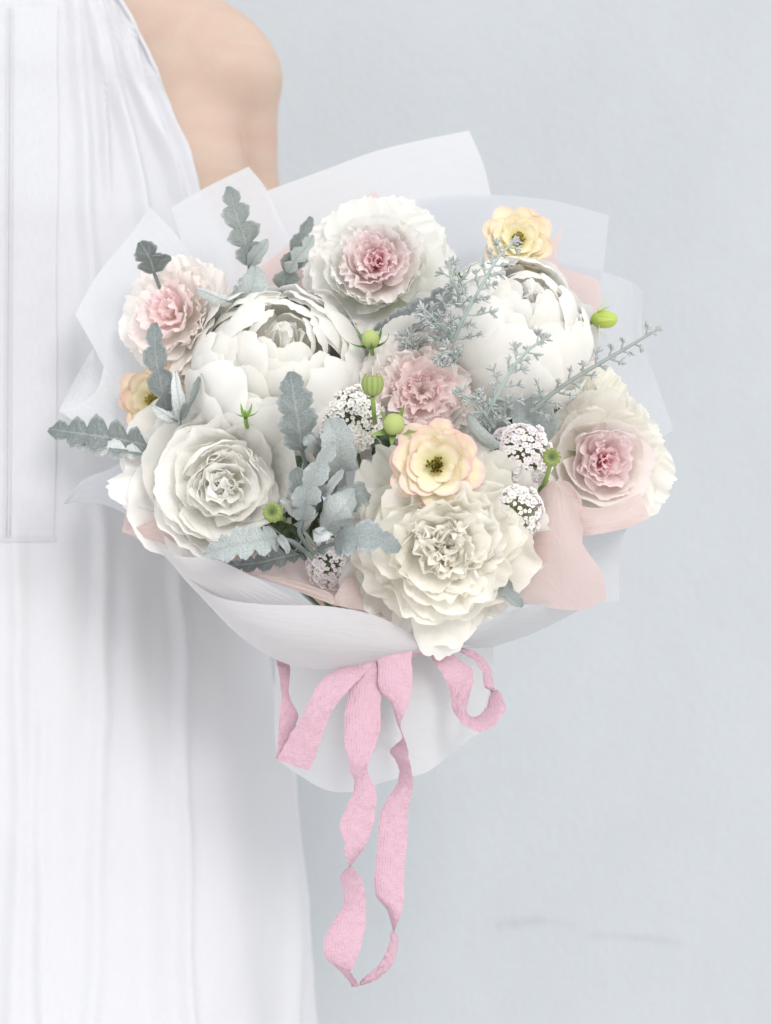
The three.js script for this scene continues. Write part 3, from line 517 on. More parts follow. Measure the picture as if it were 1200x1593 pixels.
// blades: one or more blades; stalk: points of the stalk; all in photograph units with depth
function miller(label, blades, stalk, stalkCol = PALE) {
  seed(leafSeed++);
  const first = blades[0].pts[0], root = thing('dusty_miller_leaf', label, 'leaf', P(...first), 'silvery dusty miller leaves');
  for (const b of blades) {
    part('blade', millerBlade(b), feltMat, root, true);
    const mid = b.pts.map((q) => P(q[0], q[1], q[2] + 0.0002));
    part('midrib', tintGeo(tube(mid, 0.0011, 0.0004, 20, 5), PALE), feltMat, root, true);
  }
  const sp2 = (stalk ?? [first]).map((q) => P(...q));
  if (stalk) part('stalk', tintGeo(tube(sp2, 0.0014, 0.0018, 14, 7), stalkCol), feltMat, root, true);
  stemTo(root, sp2[sp2.length - 1], 0.0016, [0.3, 0.38, 0.32]);
}
miller('tall upright dusty miller leaf at upper left, standing highest against the paper', [
  { pts: [[388, 412, -0.01], [382, 375, 0], [368, 335, 0.004], [356, 290, -0.004]], w: 27, lobes: 4, depth: 0.5, top: MID, fold: 0.25, roll: -12 },
  { pts: [[388, 414, -0.008], [398, 398, 0], [410, 383, 0.004], [416, 372, 0.002]], w: 12, lobes: 1, depth: 0.15, top: PALE, fold: 0.2 }], [[388, 412, -0.01], [389, 440, -0.015], [392, 480, -0.02]]);
miller('small dark dusty miller leaf at far upper left, above the pale pink bloom', [{ pts: [[240, 425, -0.01], [236, 408, -0.004], [228, 392, 0], [218, 376, 0]], w: 24, lobes: 2, depth: 0.4, top: DARK, fold: 0.2 }, { pts: [[238, 422, -0.01], [248, 408, -0.004], [258, 403, 0], [267, 402, 0]], w: 14, lobes: 1, depth: 0.2, top: DARK }], [[240, 425, -0.012], [250, 450, -0.02], [262, 480, -0.03]]);
miller('narrow ladder-lobed dusty miller leaf left of the kale rosette', [{ pts: [[432, 472, -0.012], [444, 430, 0.0], [462, 385, 0.006], [484, 337, 0.004]], w: 24, lobes: 5, depth: 0.8, top: MID, fold: 0.5, roll: -25 }, { pts: [[448, 425, 0.004], [462, 402, 0.014], [476, 385, 0.016], [487, 366, 0.012]], w: 15, lobes: 3, depth: 0.55, top: PALE, fold: 0.4 }], [[432, 472, -0.012], [430, 500, -0.02]]);
miller('rolled pale dusty miller leaf lying over the pale pink bloom at left', [{ pts: [[364, 470, 0.018], [345, 466, 0.03], [325, 457, 0.032], [305, 450, 0.026]], w: 19, lobes: 3, depth: 0.25, top: UNDER, fold: -0.5, curl: -0.6, roll: 10 }], [[364, 470, 0.018], [376, 480, 0.005]]);
miller('broad pale dusty miller leaf directly under the tall upright one', [{ pts: [[372, 490, 0.0], [382, 470, 0.008], [394, 442, 0.012], [398, 415, 0.004]], w: 29, lobes: 4, depth: 0.28, top: PALE, fold: 0.2, curl: -0.4, rim: 0.7 }], [[372, 490, 0], [368, 520, -0.02]]);
miller('upright dusty miller leaf at left with white rolled edge, above the small yellow flower', [{ pts: [[262, 642, 0.022], [254, 610, 0.034], [243, 555, 0.04], [241, 502, 0.034]], w: 26, lobes: 4, depth: 0.6, top: [0.2, 0.27, 0.285], fold: 0.2, curl: 0.5, rim: 0.9 }], [[262, 642, 0.022], [272, 668, 0.015]]);
miller('long dusty miller leaf pointing out at far left, dark above with white turned lobes', [{ pts: [[230, 694, 0.02], [185, 684, 0.032], [130, 676, 0.034], [76, 668, 0.026]], w: 33, lobes: 5, depth: 0.5, top: [0.155, 0.215, 0.225], fold: 0.15, roll: -18, rim: 0.6, tipW: 0.2 }, { pts: [[222, 706, 0.028], [190, 702, 0.036], [150, 696, 0.036], [112, 690, 0.03]], w: 17, lobes: 4, depth: 0.55, top: [0.6, 0.65, 0.66], fold: -0.3, roll: 20 }], [[230, 694, 0.02], [262, 700, 0.01]]);
miller('whitish forked dusty miller shoot between the small yellow flower and the peonies', [{ pts: [[282, 660, 0.03], [280, 630, 0.042], [276, 605, 0.046], [273, 578, 0.042]], w: 13, lobes: 1, depth: 0.1, top: [0.66, 0.72, 0.72], fold: 0.5 }, { pts: [[282, 652, 0.036], [296, 632, 0.05], [306, 612, 0.052], [313, 582, 0.046]], w: 12, lobes: 2, depth: 0.5, top: MID, fold: 0.6, roll: 30 }, { pts: [[276, 655, 0.036], [262, 648, 0.05], [250, 640, 0.052], [236, 630, 0.046]], w: 11, lobes: 2, depth: 0.2, top: [0.62, 0.68, 0.69], fold: -0.5 }], [[282, 660, 0.03], [280, 690, 0.02]]);
miller('upright dark dusty miller leaf between the two left peonies and the lace flower', [{ pts: [[470, 700, 0.085], [466, 665, 0.1], [459, 625, 0.104], [452, 578, 0.096]], w: 32, lobes: 4, depth: 0.3, top: [0.18, 0.25, 0.26], fold: 0.12, rim: 0.5, th: 0.0013 }], [[470, 700, 0.085], [480, 740, 0.05]]);
miller('rounded pale dusty miller leaf left of the white lace flower', [{ pts: [[528, 735, 0.085], [530, 705, 0.1], [525, 678, 0.104], [512, 650, 0.098]], w: 31, lobes: 2, depth: 0.18, top: PALE, fold: 0.25, curl: 0.2 }, { pts: [[500, 700, 0.086], [488, 688, 0.098], [478, 680, 0.098], [468, 682, 0.09]], w: 16, lobes: 2, depth: 0.3, top: PALE, fold: -0.3 }], [[528, 735, 0.085], [520, 765, 0.06]]);
miller('long curving dusty miller leaf with thick pale rib beside the lower left peony', [{ pts: [[470, 808, 0.09], [478, 765, 0.112], [497, 724, 0.12], [520, 688, 0.114]], w: 25, lobes: 4, depth: 0.4, top: [0.32, 0.41, 0.43], fold: 0.5, roll: -10 }, { pts: [[490, 790, 0.095], [476, 768, 0.1], [466, 750, 0.098], [460, 728, 0.09]], w: 22, lobes: 3, depth: 0.35, top: [0.17, 0.235, 0.245], fold: 0.1 }, { pts: [[500, 770, 0.1], [512, 760, 0.112], [522, 748, 0.112], [534, 730, 0.104]], w: 10, lobes: 2, depth: 0.3, top: PALE, fold: 0.2 }], [[470, 808, 0.09], [466, 828, 0.084], [478, 850, 0.07]]);
miller('hooded broad dusty miller leaf in the lower middle, left of the open peony', [{ pts: [[508, 835, 0.085], [520, 805, 0.112], [538, 785, 0.118], [552, 760, 0.098]], w: 33, lobes: 3, depth: 0.22, top: PALE, fold: -0.35, curl: -0.3 }, { pts: [[530, 790, 0.09], [548, 775, 0.096], [562, 768, 0.094], [576, 775, 0.085]], w: 24, lobes: 2, depth: 0.35, top: MID, fold: 0.1 }], [[508, 835, 0.085], [498, 856, 0.065]]);
miller('lobed dusty miller leaf reaching right over the open peony', [{ pts: [[520, 846, 0.09], [550, 836, 0.118], [585, 836, 0.126], [622, 856, 0.118]], w: 29, lobes: 4, depth: 0.42, top: [0.25, 0.345, 0.37], fold: 0.12, roll: 12 }], [[520, 846, 0.09], [500, 852, 0.07]]);
miller('pale dusty miller leaf below the lower left peony, tip to the left', [{ pts: [[432, 838, 0.094], [400, 842, 0.11], [360, 850, 0.114], [318, 862, 0.106]], w: 28, lobes: 5, depth: 0.4, top: [0.36, 0.46, 0.48], fold: 0.2, roll: -8, rim: 0.6 }, { pts: [[434, 834, 0.1], [442, 845, 0.108], [446, 852, 0.108], [448, 862, 0.104]], w: 7, lobes: 1, depth: 0.1, top: PALE }], [[432, 838, 0.094], [455, 842, 0.09], [475, 858, 0.07]]);
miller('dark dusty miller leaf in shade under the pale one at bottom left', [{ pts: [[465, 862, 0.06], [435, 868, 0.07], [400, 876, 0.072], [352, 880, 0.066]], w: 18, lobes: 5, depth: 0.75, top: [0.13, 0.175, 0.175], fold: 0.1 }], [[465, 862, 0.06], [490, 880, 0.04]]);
miller('small white curled dusty miller leaf above the lower seed pod', [{ pts: [[468, 806, 0.09], [458, 795, 0.1], [448, 782, 0.1], [436, 776, 0.092]], w: 15, lobes: 2, depth: 0.2, top: UNDER, fold: -0.6, curl: -0.4 }, { pts: [[488, 826, 0.1], [500, 832, 0.112], [508, 828, 0.112], [517, 830, 0.106]], w: 15, lobes: 2, depth: 0.25, top: [0.6, 0.66, 0.67], fold: -0.3 }], [[468, 806, 0.09], [472, 826, 0.08]]);
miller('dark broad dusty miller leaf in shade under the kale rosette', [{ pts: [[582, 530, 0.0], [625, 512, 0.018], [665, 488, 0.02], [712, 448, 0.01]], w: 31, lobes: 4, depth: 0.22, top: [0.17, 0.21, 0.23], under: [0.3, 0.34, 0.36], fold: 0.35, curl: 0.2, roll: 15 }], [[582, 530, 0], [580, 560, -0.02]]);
miller('thick rolled dusty miller leaf left of the lilac lace flower', [{ pts: [[775, 694, 0.062], [758, 680, 0.08], [742, 664, 0.084], [730, 642, 0.076]], w: 19, lobes: 1, depth: 0.08, top: PALE, fold: -0.6, curl: -0.5, th: 0.003 }], [[775, 694, 0.062], [770, 715, 0.03]]);
miller('flat grey dusty miller leaf between the cup-shaped peony and the lilac lace flower', [{ pts: [[848, 690, 0.03], [838, 665, 0.038], [824, 640, 0.04], [806, 612, 0.03]], w: 34, lobes: 2, depth: 0.1, top: [0.29, 0.37, 0.385], fold: 0.1, rim: 0.3 }], [[848, 690, 0.03], [835, 715, 0.01]]);
miller('narrow grey dusty miller leaf beside the flat grey one, under the silver sprig', [{ pts: [[772, 692, 0.035], [772, 672, 0.04], [770, 650, 0.042], [776, 620, 0.034]], w: 24, lobes: 2, depth: 0.15, top: [0.24, 0.3, 0.32], fold: 0.2, roll: 20 }], [[772, 692, 0.035], [768, 715, 0.02]]);
miller('dusty miller leaf peeking out at the lower right of the open peony', [{ pts: [[765, 895, 0.06], [780, 912, 0.074], [795, 928, 0.08], [813, 944, 0.08]], w: 17, lobes: 3, depth: 0.35, top: [0.3, 0.38, 0.4], fold: 0.3, curl: 0.3 }], [[765, 900, 0.045], [745, 890, 0.02]]);

// ---------------------------------------------------------------- silver sprigs
const tuftGeos = [];
for (let k = 0; k < 5; k++) {
  seed(700 + k); const gs = [], n = 6 + Math.floor(rr(0, 4));
  for (let i = 0; i < n; i++) {
    const g = mergeVertices(new THREE.SphereGeometry(1, 6, 5)).scale(0.2, 0.62, 0.14).translate(0, 0.62, 0), a = i * 2.4 + rr(-0.3, 0.3), t = i === 0 ? 0.1 : rr(0.3, 1.15), s = rr(0.7, 1.15);
    g.scale(s, s, s).rotateX(t).rotateY(a).translate(0, rr(0, 0.35), 0); gs.push(tintGeo(g, mix3([0.37, 0.4, 0.385], [0.6, 0.625, 0.61], rnd())));
  }
  tuftGeos.push(mergeGeometries(gs));
}
function sprig(label, pts, sd, { n = 9, len = 30, lean = 0.9, ts = 11, r = 0.0017, from = 0.02, grey = [0.42, 0.49, 0.47], both = true } = {}) {
  seed(sd); const c = crv(pts.map((q) => P(...q))), z = pts[0][2], u = sp(z), root = thing('silver_sprig', label, 'sprig', P(...pts[0]), 'silvery sprigs with tiny leaves');
  part('stem', tintGeo(tube(pts.map((q) => P(...q)), r, r * 0.55, 24, 7), grey), silverMat, root, true);
  const tuft = (p, dir, s) => { const m = part('leaf_tuft', tuftGeos[Math.floor(rnd() * 5)], silverMat, root); m.position.copy(root.worldToLocal(p.clone())); m.quaternion.setFromUnitVectors(V(0, 1, 0), dir.clone().normalize()); m.rotateY(rr(0, 6)); m.scale.setScalar(s * u); };
  for (let i = 0; i < n; i++) {
    const t = lerp(from, 0.93, i / (n - 1)), p = c.getPointAt(t), d = c.getTangentAt(t), sd2 = i % 2 ? 1 : -1, b = V(-d.y, d.x, 0).normalize();
    for (const s of both && t < 0.75 ? [sd2, -sd2 * 0.7] : [sd2]) {
      const l = len * u * lerp(1, 0.25, t) * Math.abs(s) * rr(0.6, 1.3), dir = d.clone().multiplyScalar(lean * rr(0.4, 1.1)).addScaledVector(b, s * rr(0.8, 1.2)).add(V(0, 0, rr(-0.2, 0.6))).normalize();
      const e = p.clone().addScaledVector(dir, l), m = p.clone().addScaledVector(dir, l * 0.5).addScaledVector(d, -l * 0.08);
      if (l > 6 * u) part('branchlet', tintGeo(tube([p, m, e], r * 0.5, r * 0.35, 6, 5), grey), silverMat, root, true);
      if (l > 14 * u) { tuft(m, dir.clone().addScaledVector(d, 0.6), ts * 0.75); if (l > 24 * u) tuft(p.clone().lerp(e, 0.75), dir.clone().addScaledVector(b, -s), ts * 0.7); }
      tuft(e, dir, ts * rr(0.85, 1.15));
    }
    if (rnd() < 0.45) tuft(p, d.clone().addScaledVector(b, -sd2 * 0.9), ts * 0.7);
  }
  tuft(c.getPointAt(1), c.getTangentAt(1), ts); tuft(c.getPointAt(0.96), c.getTangentAt(0.96), ts);
}
sprig('tall silver sprig crossing the left side of the cup-shaped peony, tip on the yellow flower', [[706, 530, 0.062], [724, 490, 0.075], [752, 440, 0.08], [776, 400, 0.07], [800, 376, 0.06]], 801, { n: 9, len: 44 });
sprig('silver sprig in front of the lower part of the cup-shaped peony', [[752, 652, 0.07], [772, 618, 0.084], [798, 572, 0.09], [822, 545, 0.088], [846, 528, 0.084]], 802, { n: 8, len: 40 });
sprig('long grey sprig reaching out to the right, past the peony edge', [[826, 640, 0.05], [872, 603, 0.062], [925, 570, 0.066], [975, 541, 0.058], [1020, 514, 0.05]], 803, { n: 10, len: 24, grey: [0.35, 0.39, 0.37], r: 0.002, ts: 9.5 });
sprig('short bushy silver sprig left of the tall one, beneath the kale rosette', [[704, 532, 0.05], [690, 512, 0.062], [674, 494, 0.066], [660, 482, 0.06]], 804, { n: 6, len: 26 });
sprig('short silver sprig leaning over the central pink bloom', [[712, 560, 0.06], [702, 548, 0.074], [690, 548, 0.078], [682, 556, 0.076]], 805, { n: 4, len: 16 });
sprig('little silver sprig standing up left of the cup-shaped peony', [[716, 478, 0.05], [712, 450, 0.058], [702, 432, 0.06], [700, 412, 0.055]], 806, { n: 5, len: 18 });
sprig('small silver sprig in shade above the central pink bloom', [[648, 548, 0.035], [640, 536, 0.042], [634, 530, 0.042], [630, 524, 0.04]], 807, { n: 4, len: 18 });
sprig('lowest silver sprig by the thick rolled leaf', [[768, 664, 0.06], [752, 640, 0.078], [736, 622, 0.08], [716, 612, 0.078]], 808, { n: 5, len: 22 });

// ---------------------------------------------------------------- seed pods and buds
const lime = [0.35, 0.43, 0.14], podGreen = [0.25, 0.32, 0.11];
function seedPod(label, px, py, z, axis, Rpx, sd, stem2) {
  seed(sd); const R = Rpx * sp(z), p = flower('seed_pod', label, 'seed pod', 'ribbed green seed pods', px, py, z, axis, R * 0.9);
  const prof = [[0.02, 0], [0.35, 0.04], [0.72, 0.3], [0.95, 0.8], [1.0, 1.25], [0.92, 1.7], [0.78, 1.92], [0.66, 1.9], [0.5, 1.72], [0.2, 1.6], [0.001, 1.6]], c = new THREE.SplineCurve(prof.map((q) => new THREE.Vector2(...q)));
  part('capsule', gridGeo(72, 26, (u, v) => { const q = c.getPoint(v), a = u * 6.2832, rib = 1 + 0.06 * Math.cos(a * 12) * sstep(0.05, 0.3, v) * sstep(0.8, 0.6, v); return V(Math.cos(a) * q.x * R * rib, q.y * R, Math.sin(a) * q.x * R * rib); },
    (u, v) => mix3(mix3(lime, podGreen, 0.5 + 0.5 * Math.cos(u * 6.2832 * 12)), [0.09, 0.12, 0.05], sstep(0.72, 0.95, v))), greenMat, p);
  for (let i = 0; i < 18; i++) { const a = i / 18 * 6.283, q = R * 0.72, o = rr(0.8, 1.25); part('filament', tintGeo(tube([V(Math.cos(a) * q, R * 1.85, Math.sin(a) * q), V(Math.cos(a) * q * 1.08, R * 2.05, Math.sin(a) * q * 1.08), V(Math.cos(a) * q * o, R * rr(2.1, 2.3), Math.sin(a) * q * o)], R * 0.045, R * 0.025, 4, 4), i % 3 ? [0.36, 0.4, 0.12] : [0.45, 0.3, 0.2]), greenMat, p); }
  const b = p.position.clone();
  if (stem2) { part('stalk', tintGeo(tube([b, ...stem2.map((q) => P(...q))], 0.0018, 0.0018, 10, 7), [0.3, 0.42, 0.12]), greenMat, p, true); stemTo(p, P(...stem2[stem2.length - 1]), 0.0016); } else { const d = b.clone().add(V(0.004, -0.004, -0.07)); part('stalk', tintGeo(tube([b, b.clone().add(V(0.004, -0.003, -0.015)), d], 0.0018, 0.0018, 10, 7), [0.3, 0.42, 0.12]), greenMat, p, true); stemTo(p, d, 0.0016); }
}
seedPod('upright ribbed green seed pod on a straight stalk, above the white lace flower', 580, 602, 0.095, [0, 1, 0.12], 16.5, 901, [[582, 640, 0.088], [584, 660, 0.05], [586, 690, 0.0]]);
seedPod('ribbed green seed pod facing forward on the lower left peony', 426, 798, 0.105, [-0.2, 0.15, 1], 15.5, 902);
seedPod('dark-eyed green seed pod between the lilac lace flower and the right kale', 858, 712, 0.085, [0, 0.1, 1], 14.5, 903, [[854, 732, 0.07], [846, 755, 0.05]]);
function bud(label, px, py, z, axis, Rpx, sd, { sepals = 5, sl = 1.5, color = [0.42, 0.5, 0.18], sepCol = [0.2, 0.29, 0.1], stretch = 1.1, t1 = -10, ball = true } = {}) {
  seed(sd); const R = Rpx * sp(z), p = flower('flower_bud', label, 'bud', 'green flower buds', px, py, z, axis, R);
  if (ball) part('bud_head', gridGeo(28, 20, (u, v) => { const a = u * 6.2832, t = v * Math.PI, q = Math.sin(t) * (1 + 0.03 * Math.cos(a * 5 + t * 2)); return V(Math.cos(a) * q * R, R * (1 - Math.cos(t) * stretch), Math.sin(a) * q * R); }, (u, v) => mix3([color[0] * 0.7, color[1] * 0.75, color[2] * 0.7], color, sstep(0.1, 0.7, v))), greenMat, p);
  for (let i = 0; i < sepals; i++) addPetal(p, 'sepal', { L: R * sl * 1.5 * rr(0.85, 1.15), W: R * 0.42, t0: 85, t1: t1 + rr(-15, 20), cup: 0.7, k: 0.75, kp: 1.1, b: 0.6, wp: 0.6, r0: R * 0.2, h0: R * 0.02, col: (u, v, e) => mix3(sepCol, [sepCol[0] * 1.5, sepCol[1] * 1.4, sepCol[2] * 1.5], v), nu: 8, nv: 10 }, i / sepals * 6.283 + rr(-0.2, 0.2), greenMat);
  const b0 = p.position.clone(), d0 = b0.clone().add(V(axis[0] * -0.012, -0.008, -0.075)); part('stalk', tintGeo(tube([b0, b0.clone().add(V(axis[0] * -0.008, -0.006, -0.016)), d0], 0.0016, 0.0016, 10, 7), [0.24, 0.36, 0.1]), greenMat, p, true); stemTo(p, d0, 0.0015);
}
bud('round lime green bud with spreading sepals in the centre of the bouquet', 613, 660, 0.1, [0.05, 0.4, 0.9], 17, 921, { sl: 1.7, t1: 25 });
bud('green bud with dark pointed sepals just below the kale rosette', 577, 528, 0.045, [-0.1, 0.8, 0.5], 14, 922, { sl: 1.9, t1: 15, sepCol: [0.1, 0.2, 0.06] });
bud('open green calyx above the lower left peony', 382, 638, 0.085, [0, 0.95, 0.35], 11, 923, { ball: false, sl: 1.6, t1: 5, sepCol: [0.14, 0.27, 0.05] });
bud('pointed yellow-green bud sticking out right of the cup-shaped peony', 940, 497, -0.02, [1, -0.02, 0.2], 14, 924, { sl: 2.0, t1: -2, stretch: 1.5, color: [0.45, 0.55, 0.12], sepCol: [0.42, 0.52, 0.12] });
bud('small pointed dark green bud left of the tall silver sprig', 716, 424, 0.03, [0, 1, 0.2], 8, 925, { ball: false, sl: 2.3, t1: 6, sepCol: [0.07, 0.17, 0.06] });
// dark foliage deep between the blooms
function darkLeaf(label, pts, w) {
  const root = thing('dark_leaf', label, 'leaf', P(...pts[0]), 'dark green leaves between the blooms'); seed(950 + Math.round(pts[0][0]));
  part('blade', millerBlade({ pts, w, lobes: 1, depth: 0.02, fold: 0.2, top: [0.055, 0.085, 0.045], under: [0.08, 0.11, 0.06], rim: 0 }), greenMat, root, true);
  stemTo(root, P(...pts[0]), 0.0016);
}
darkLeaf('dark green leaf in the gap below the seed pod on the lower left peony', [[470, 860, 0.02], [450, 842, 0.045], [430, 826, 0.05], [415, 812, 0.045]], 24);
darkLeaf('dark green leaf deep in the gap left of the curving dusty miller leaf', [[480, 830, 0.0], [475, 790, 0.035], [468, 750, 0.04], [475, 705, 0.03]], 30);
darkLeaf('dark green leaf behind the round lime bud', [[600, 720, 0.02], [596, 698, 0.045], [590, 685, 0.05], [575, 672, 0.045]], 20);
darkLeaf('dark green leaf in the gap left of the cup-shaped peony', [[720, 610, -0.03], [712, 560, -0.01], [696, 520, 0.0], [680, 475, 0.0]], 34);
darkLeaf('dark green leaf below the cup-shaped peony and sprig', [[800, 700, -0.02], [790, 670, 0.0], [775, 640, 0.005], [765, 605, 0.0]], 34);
{
  seed(970); const pts = [[800, 790, 0.02], [785, 765, 0.035], [768, 745, 0.04], [750, 725, 0.038]], root = thing('fern_frond', 'dark green feathery frond between the yellow centre flower and lace flowers', 'fern', P(...pts[0]));
  part('stem', tintGeo(tube(pts.map((q) => P(...q)), 0.0012, 0.0007, 12, 5), [0.07, 0.13, 0.04]), greenMat, root, true);
  const c = crv(pts.map((q) => P(...q)));
  for (let i = 0; i < 14; i++) { const t = 0.15 + 0.8 * i / 14, p = c.getPointAt(t), d = c.getTangentAt(t), b = V(-d.y, d.x, 0), e = p.clone().addScaledVector(d, 0.008).addScaledVector(b, (i % 2 ? 1 : -1) * 0.018).add(V(0, 0, 0.003)); part('leaflet', tintGeo(tube([p, p.clone().lerp(e, 0.5).add(V(0, 0, 0.001)), e], 0.0011, 0.0004, 6, 5), [0.055, 0.11, 0.035]), greenMat, root, true); }
  stemTo(root, P(...pts[0]), 0.0013);
}

// ---------------------------------------------------------------- wrapping paper
const coarse = (list) => new THREE.CatmullRomCurve3(list.map((q) => V(q[0], q[1], (q[2] ?? 0) * 2000)), false, 'centripetal');
// a sheet spanned between four edges: T and B run left to right, L and R run top to bottom
function coonsGeo(T, R, B, L, sd, bulge = 0, n = 36, wr = 0.0016) {
  const t = coarse(T), r = coarse(R), b = coarse(B), l = coarse(L), q00 = t.getPoint(0), q10 = t.getPoint(1), q01 = b.getPoint(0), q11 = b.getPoint(1);
  return gridGeo(n, n, (u, v) => {
    const a = t.getPoint(u).multiplyScalar(1 - v).addScaledVector(b.getPoint(u), v), c = l.getPoint(v).multiplyScalar(1 - u).addScaledVector(r.getPoint(v), u);
    const q = q00.clone().multiplyScalar((1 - u) * (1 - v)).addScaledVector(q10, u * (1 - v)).addScaledVector(q01, (1 - u) * v).addScaledVector(q11, u * v), p = a.add(c).sub(q);
    const z = p.z / 2000 + bulge * 4 * u * (1 - u) * Math.sin(Math.PI * v) + wr * (noise(u * 2.2, v * 2.2, sd) + 0.6 * Math.abs(noise(u * 5 + v * 2, v * 3, sd + 3)));
    return P(p.x, p.y, z);
  }, null, [2, 2]);
}
function sheet(label, patches, mat, group) {
  const first = patches[0][0][0], root = thing('wrapping_sheet', label, 'wrapping paper', P(first[0], first[1], first[2]), group);
  const g = mergeGeometries(patches.map((p, i) => coonsGeo(p[0], p[1], p[2], p[3], i * 7 + first[0] * 0.1, p[4] ?? 0)));
  scene.remove(root);
  const m = new THREE.Mesh(g.translate(-root.position.x, -root.position.y, -root.position.z), mat); m.name = root.name; m.position.copy(root.position); m.userData = root.userData; m.castShadow = m.receiveShadow = true; scene.add(m);
}
const WG = 'white frosted wrapping sheets', PG = 'pale pink wrapping sheets';
// behind the blooms
sheet('tallest frosted white paper sheet rising behind the kale rosette', [[[[415, 297, -0.1], [500, 266, -0.105], [585, 235, -0.11], [660, 217, -0.112], [730, 203, -0.112]], [[730, 203, -0.112], [752, 255, -0.105], [768, 320, -0.1], [800, 430, -0.085], [760, 760, -0.04]], [[470, 760, -0.04], [600, 780, -0.04], [760, 760, -0.04]], [[415, 297, -0.1], [430, 420, -0.09], [450, 580, -0.06], [470, 760, -0.04]]]], whitePaper, WG);
sheet('frosted white paper sheet at upper right, behind the yellow flower', [[[[600, 322, -0.092], [680, 305, -0.096], [765, 303, -0.098], [860, 312, -0.095], [948, 335, -0.085]], [[948, 335, -0.085], [943, 380, -0.08], [937, 430, -0.075], [900, 560, -0.055], [800, 760, -0.035]], [[600, 760, -0.035], [700, 770, -0.035], [800, 760, -0.035]], [[600, 322, -0.092], [600, 500, -0.06], [600, 760, -0.035]]]], frostPaper, WG);
sheet('frosted white paper sheet at the right edge, beside the right kale', [[[[860, 400, -0.075], [940, 423, -0.076], [985, 440, -0.07], [1000, 452, -0.064]], [[1000, 452, -0.064], [1000, 530, -0.062], [1024, 600, -0.058], [1048, 668, -0.05]], [[860, 820, -0.02], [940, 770, -0.035], [1000, 705, -0.046], [1048, 668, -0.05]], [[860, 400, -0.075], [850, 600, -0.05], [860, 820, -0.02]]]], frostPaper, WG);
sheet('frosted white paper sheet at lower right, its corner below the pink paper', [[[[860, 770, -0.03], [930, 800, -0.03], [1020, 770, -0.04]], [[1020, 770, -0.04], [985, 810, -0.03], [968, 840, -0.02], [963, 935, 0.0]], [[760, 940, 0.02], [860, 940, 0.01], [963, 935, 0.0]], [[860, 770, -0.03], [800, 850, 0.0], [760, 940, 0.02]]]], frostPaper, WG);
sheet('frosted white paper sheet with square corner at upper left, against the bare arm', [[[[267, 323, -0.088], [320, 292, -0.098], [387, 259, -0.1]], [[387, 259, -0.1], [412, 290, -0.098], [440, 350, -0.09], [520, 500, -0.07], [540, 760, -0.03]], [[400, 780, -0.02], [460, 780, -0.03], [540, 760, -0.03]], [[267, 323, -0.088], [278, 360, -0.088], [330, 520, -0.06], [400, 780, -0.02]]]], whitePaper, WG);
sheet('frosted white paper sheet folded at the far left, in front of the dress', [
  [[[233, 322, -0.078], [270, 360, -0.074], [330, 440, -0.064], [420, 560, -0.05]], [[420, 560, -0.05], [420, 640, -0.04], [420, 740, -0.02]], [[117, 489, -0.066], [146, 540, -0.056], [180, 600, -0.045], [300, 720, -0.02], [420, 740, -0.02]], [[233, 322, -0.078], [208, 358, -0.08], [150, 430, -0.076], [117, 489, -0.066]], 0.006],
  [[[146, 540, -0.058], [152, 550, -0.062], [162, 572, -0.064]], [[162, 572, -0.064], [164, 600, -0.066], [160, 650, -0.05]], [[92, 638, -0.05], [110, 648, -0.05], [160, 650, -0.05]], [[146, 540, -0.058], [118, 588, -0.056], [92, 638, -0.05]], -0.008],
  [[[162, 570, -0.042], [190, 610, -0.042], [260, 660, -0.025]], [[260, 660, -0.025], [260, 700, -0.02], [265, 760, -0.01]], [[92, 639, -0.049], [130, 665, -0.04], [200, 710, -0.02], [265, 760, -0.01]], [[162, 570, -0.042], [152, 604, -0.038], [126, 628, -0.042], [92, 639, -0.049]], 0.004]], whitePaper, WG);
sheet('thin white paper tip at lower left, hanging over the dress below the long leaf', [[[[100, 783, -0.06], [128, 748, -0.058], [172, 729, -0.05], [230, 690, -0.02]], [[230, 690, -0.02], [240, 760, -0.01], [260, 850, 0.0]], [[100, 783, -0.06], [150, 782, -0.05], [200, 802, -0.03], [260, 850, 0.0]], [[100, 783, -0.06], [100, 783.3, -0.06], [100, 783.6, -0.06], [100, 784, -0.06]]]], frostPaper, WG);
// pink sheets
sheet('pale pink paper sheet behind the kale rosette, its tip showing above it', [[[[400, 420, -0.07], [470, 365, -0.076], [540, 318, -0.08], [585, 298, -0.082]], [[585, 298, -0.082], [602, 335, -0.078], [640, 480, -0.05], [640, 700, -0.025]], [[420, 720, -0.02], [530, 720, -0.025], [640, 700, -0.025]], [[400, 420, -0.07], [410, 560, -0.05], [420, 720, -0.02]]]], pinkPaper, PG);
sheet('pale pink paper sheet at upper right, small tips beside the yellow flower and peony', [[[[760, 430, -0.06], [830, 400, -0.066], [876, 353, -0.072]], [[876, 353, -0.072], [868, 410, -0.064], [905, 425, -0.06], [932, 438, -0.058], [935, 470, -0.055], [900, 720, -0.02]], [[740, 740, -0.02], [820, 740, -0.02], [900, 720, -0.02]], [[760, 430, -0.06], [745, 600, -0.04], [740, 740, -0.02]]]], pinkPaper, PG);
sheet('pale pink paper corner folded over at lower left, under the lower left peony', [
  [[[215, 745, -0.01], [260, 770, 0.0], [330, 800, 0.0]], [[330, 800, 0.0], [330, 830, 0.0], [325, 870, 0.0]], [[190, 826, 0.02], [240, 850, 0.01], [325, 870, 0.0]], [[215, 745, -0.01], [203, 770, -0.002], [190, 826, 0.02]]],
  [[[222, 816, 0.034], [250, 802, 0.04], [276, 778, 0.036]], [[276, 778, 0.036], [290, 820, 0.032], [305, 862, 0.028]], [[190, 828, 0.022], [235, 840, 0.03], [305, 862, 0.028]], [[222, 816, 0.034], [205, 823, 0.03], [190, 828, 0.022]]]], pinkPaper, PG);
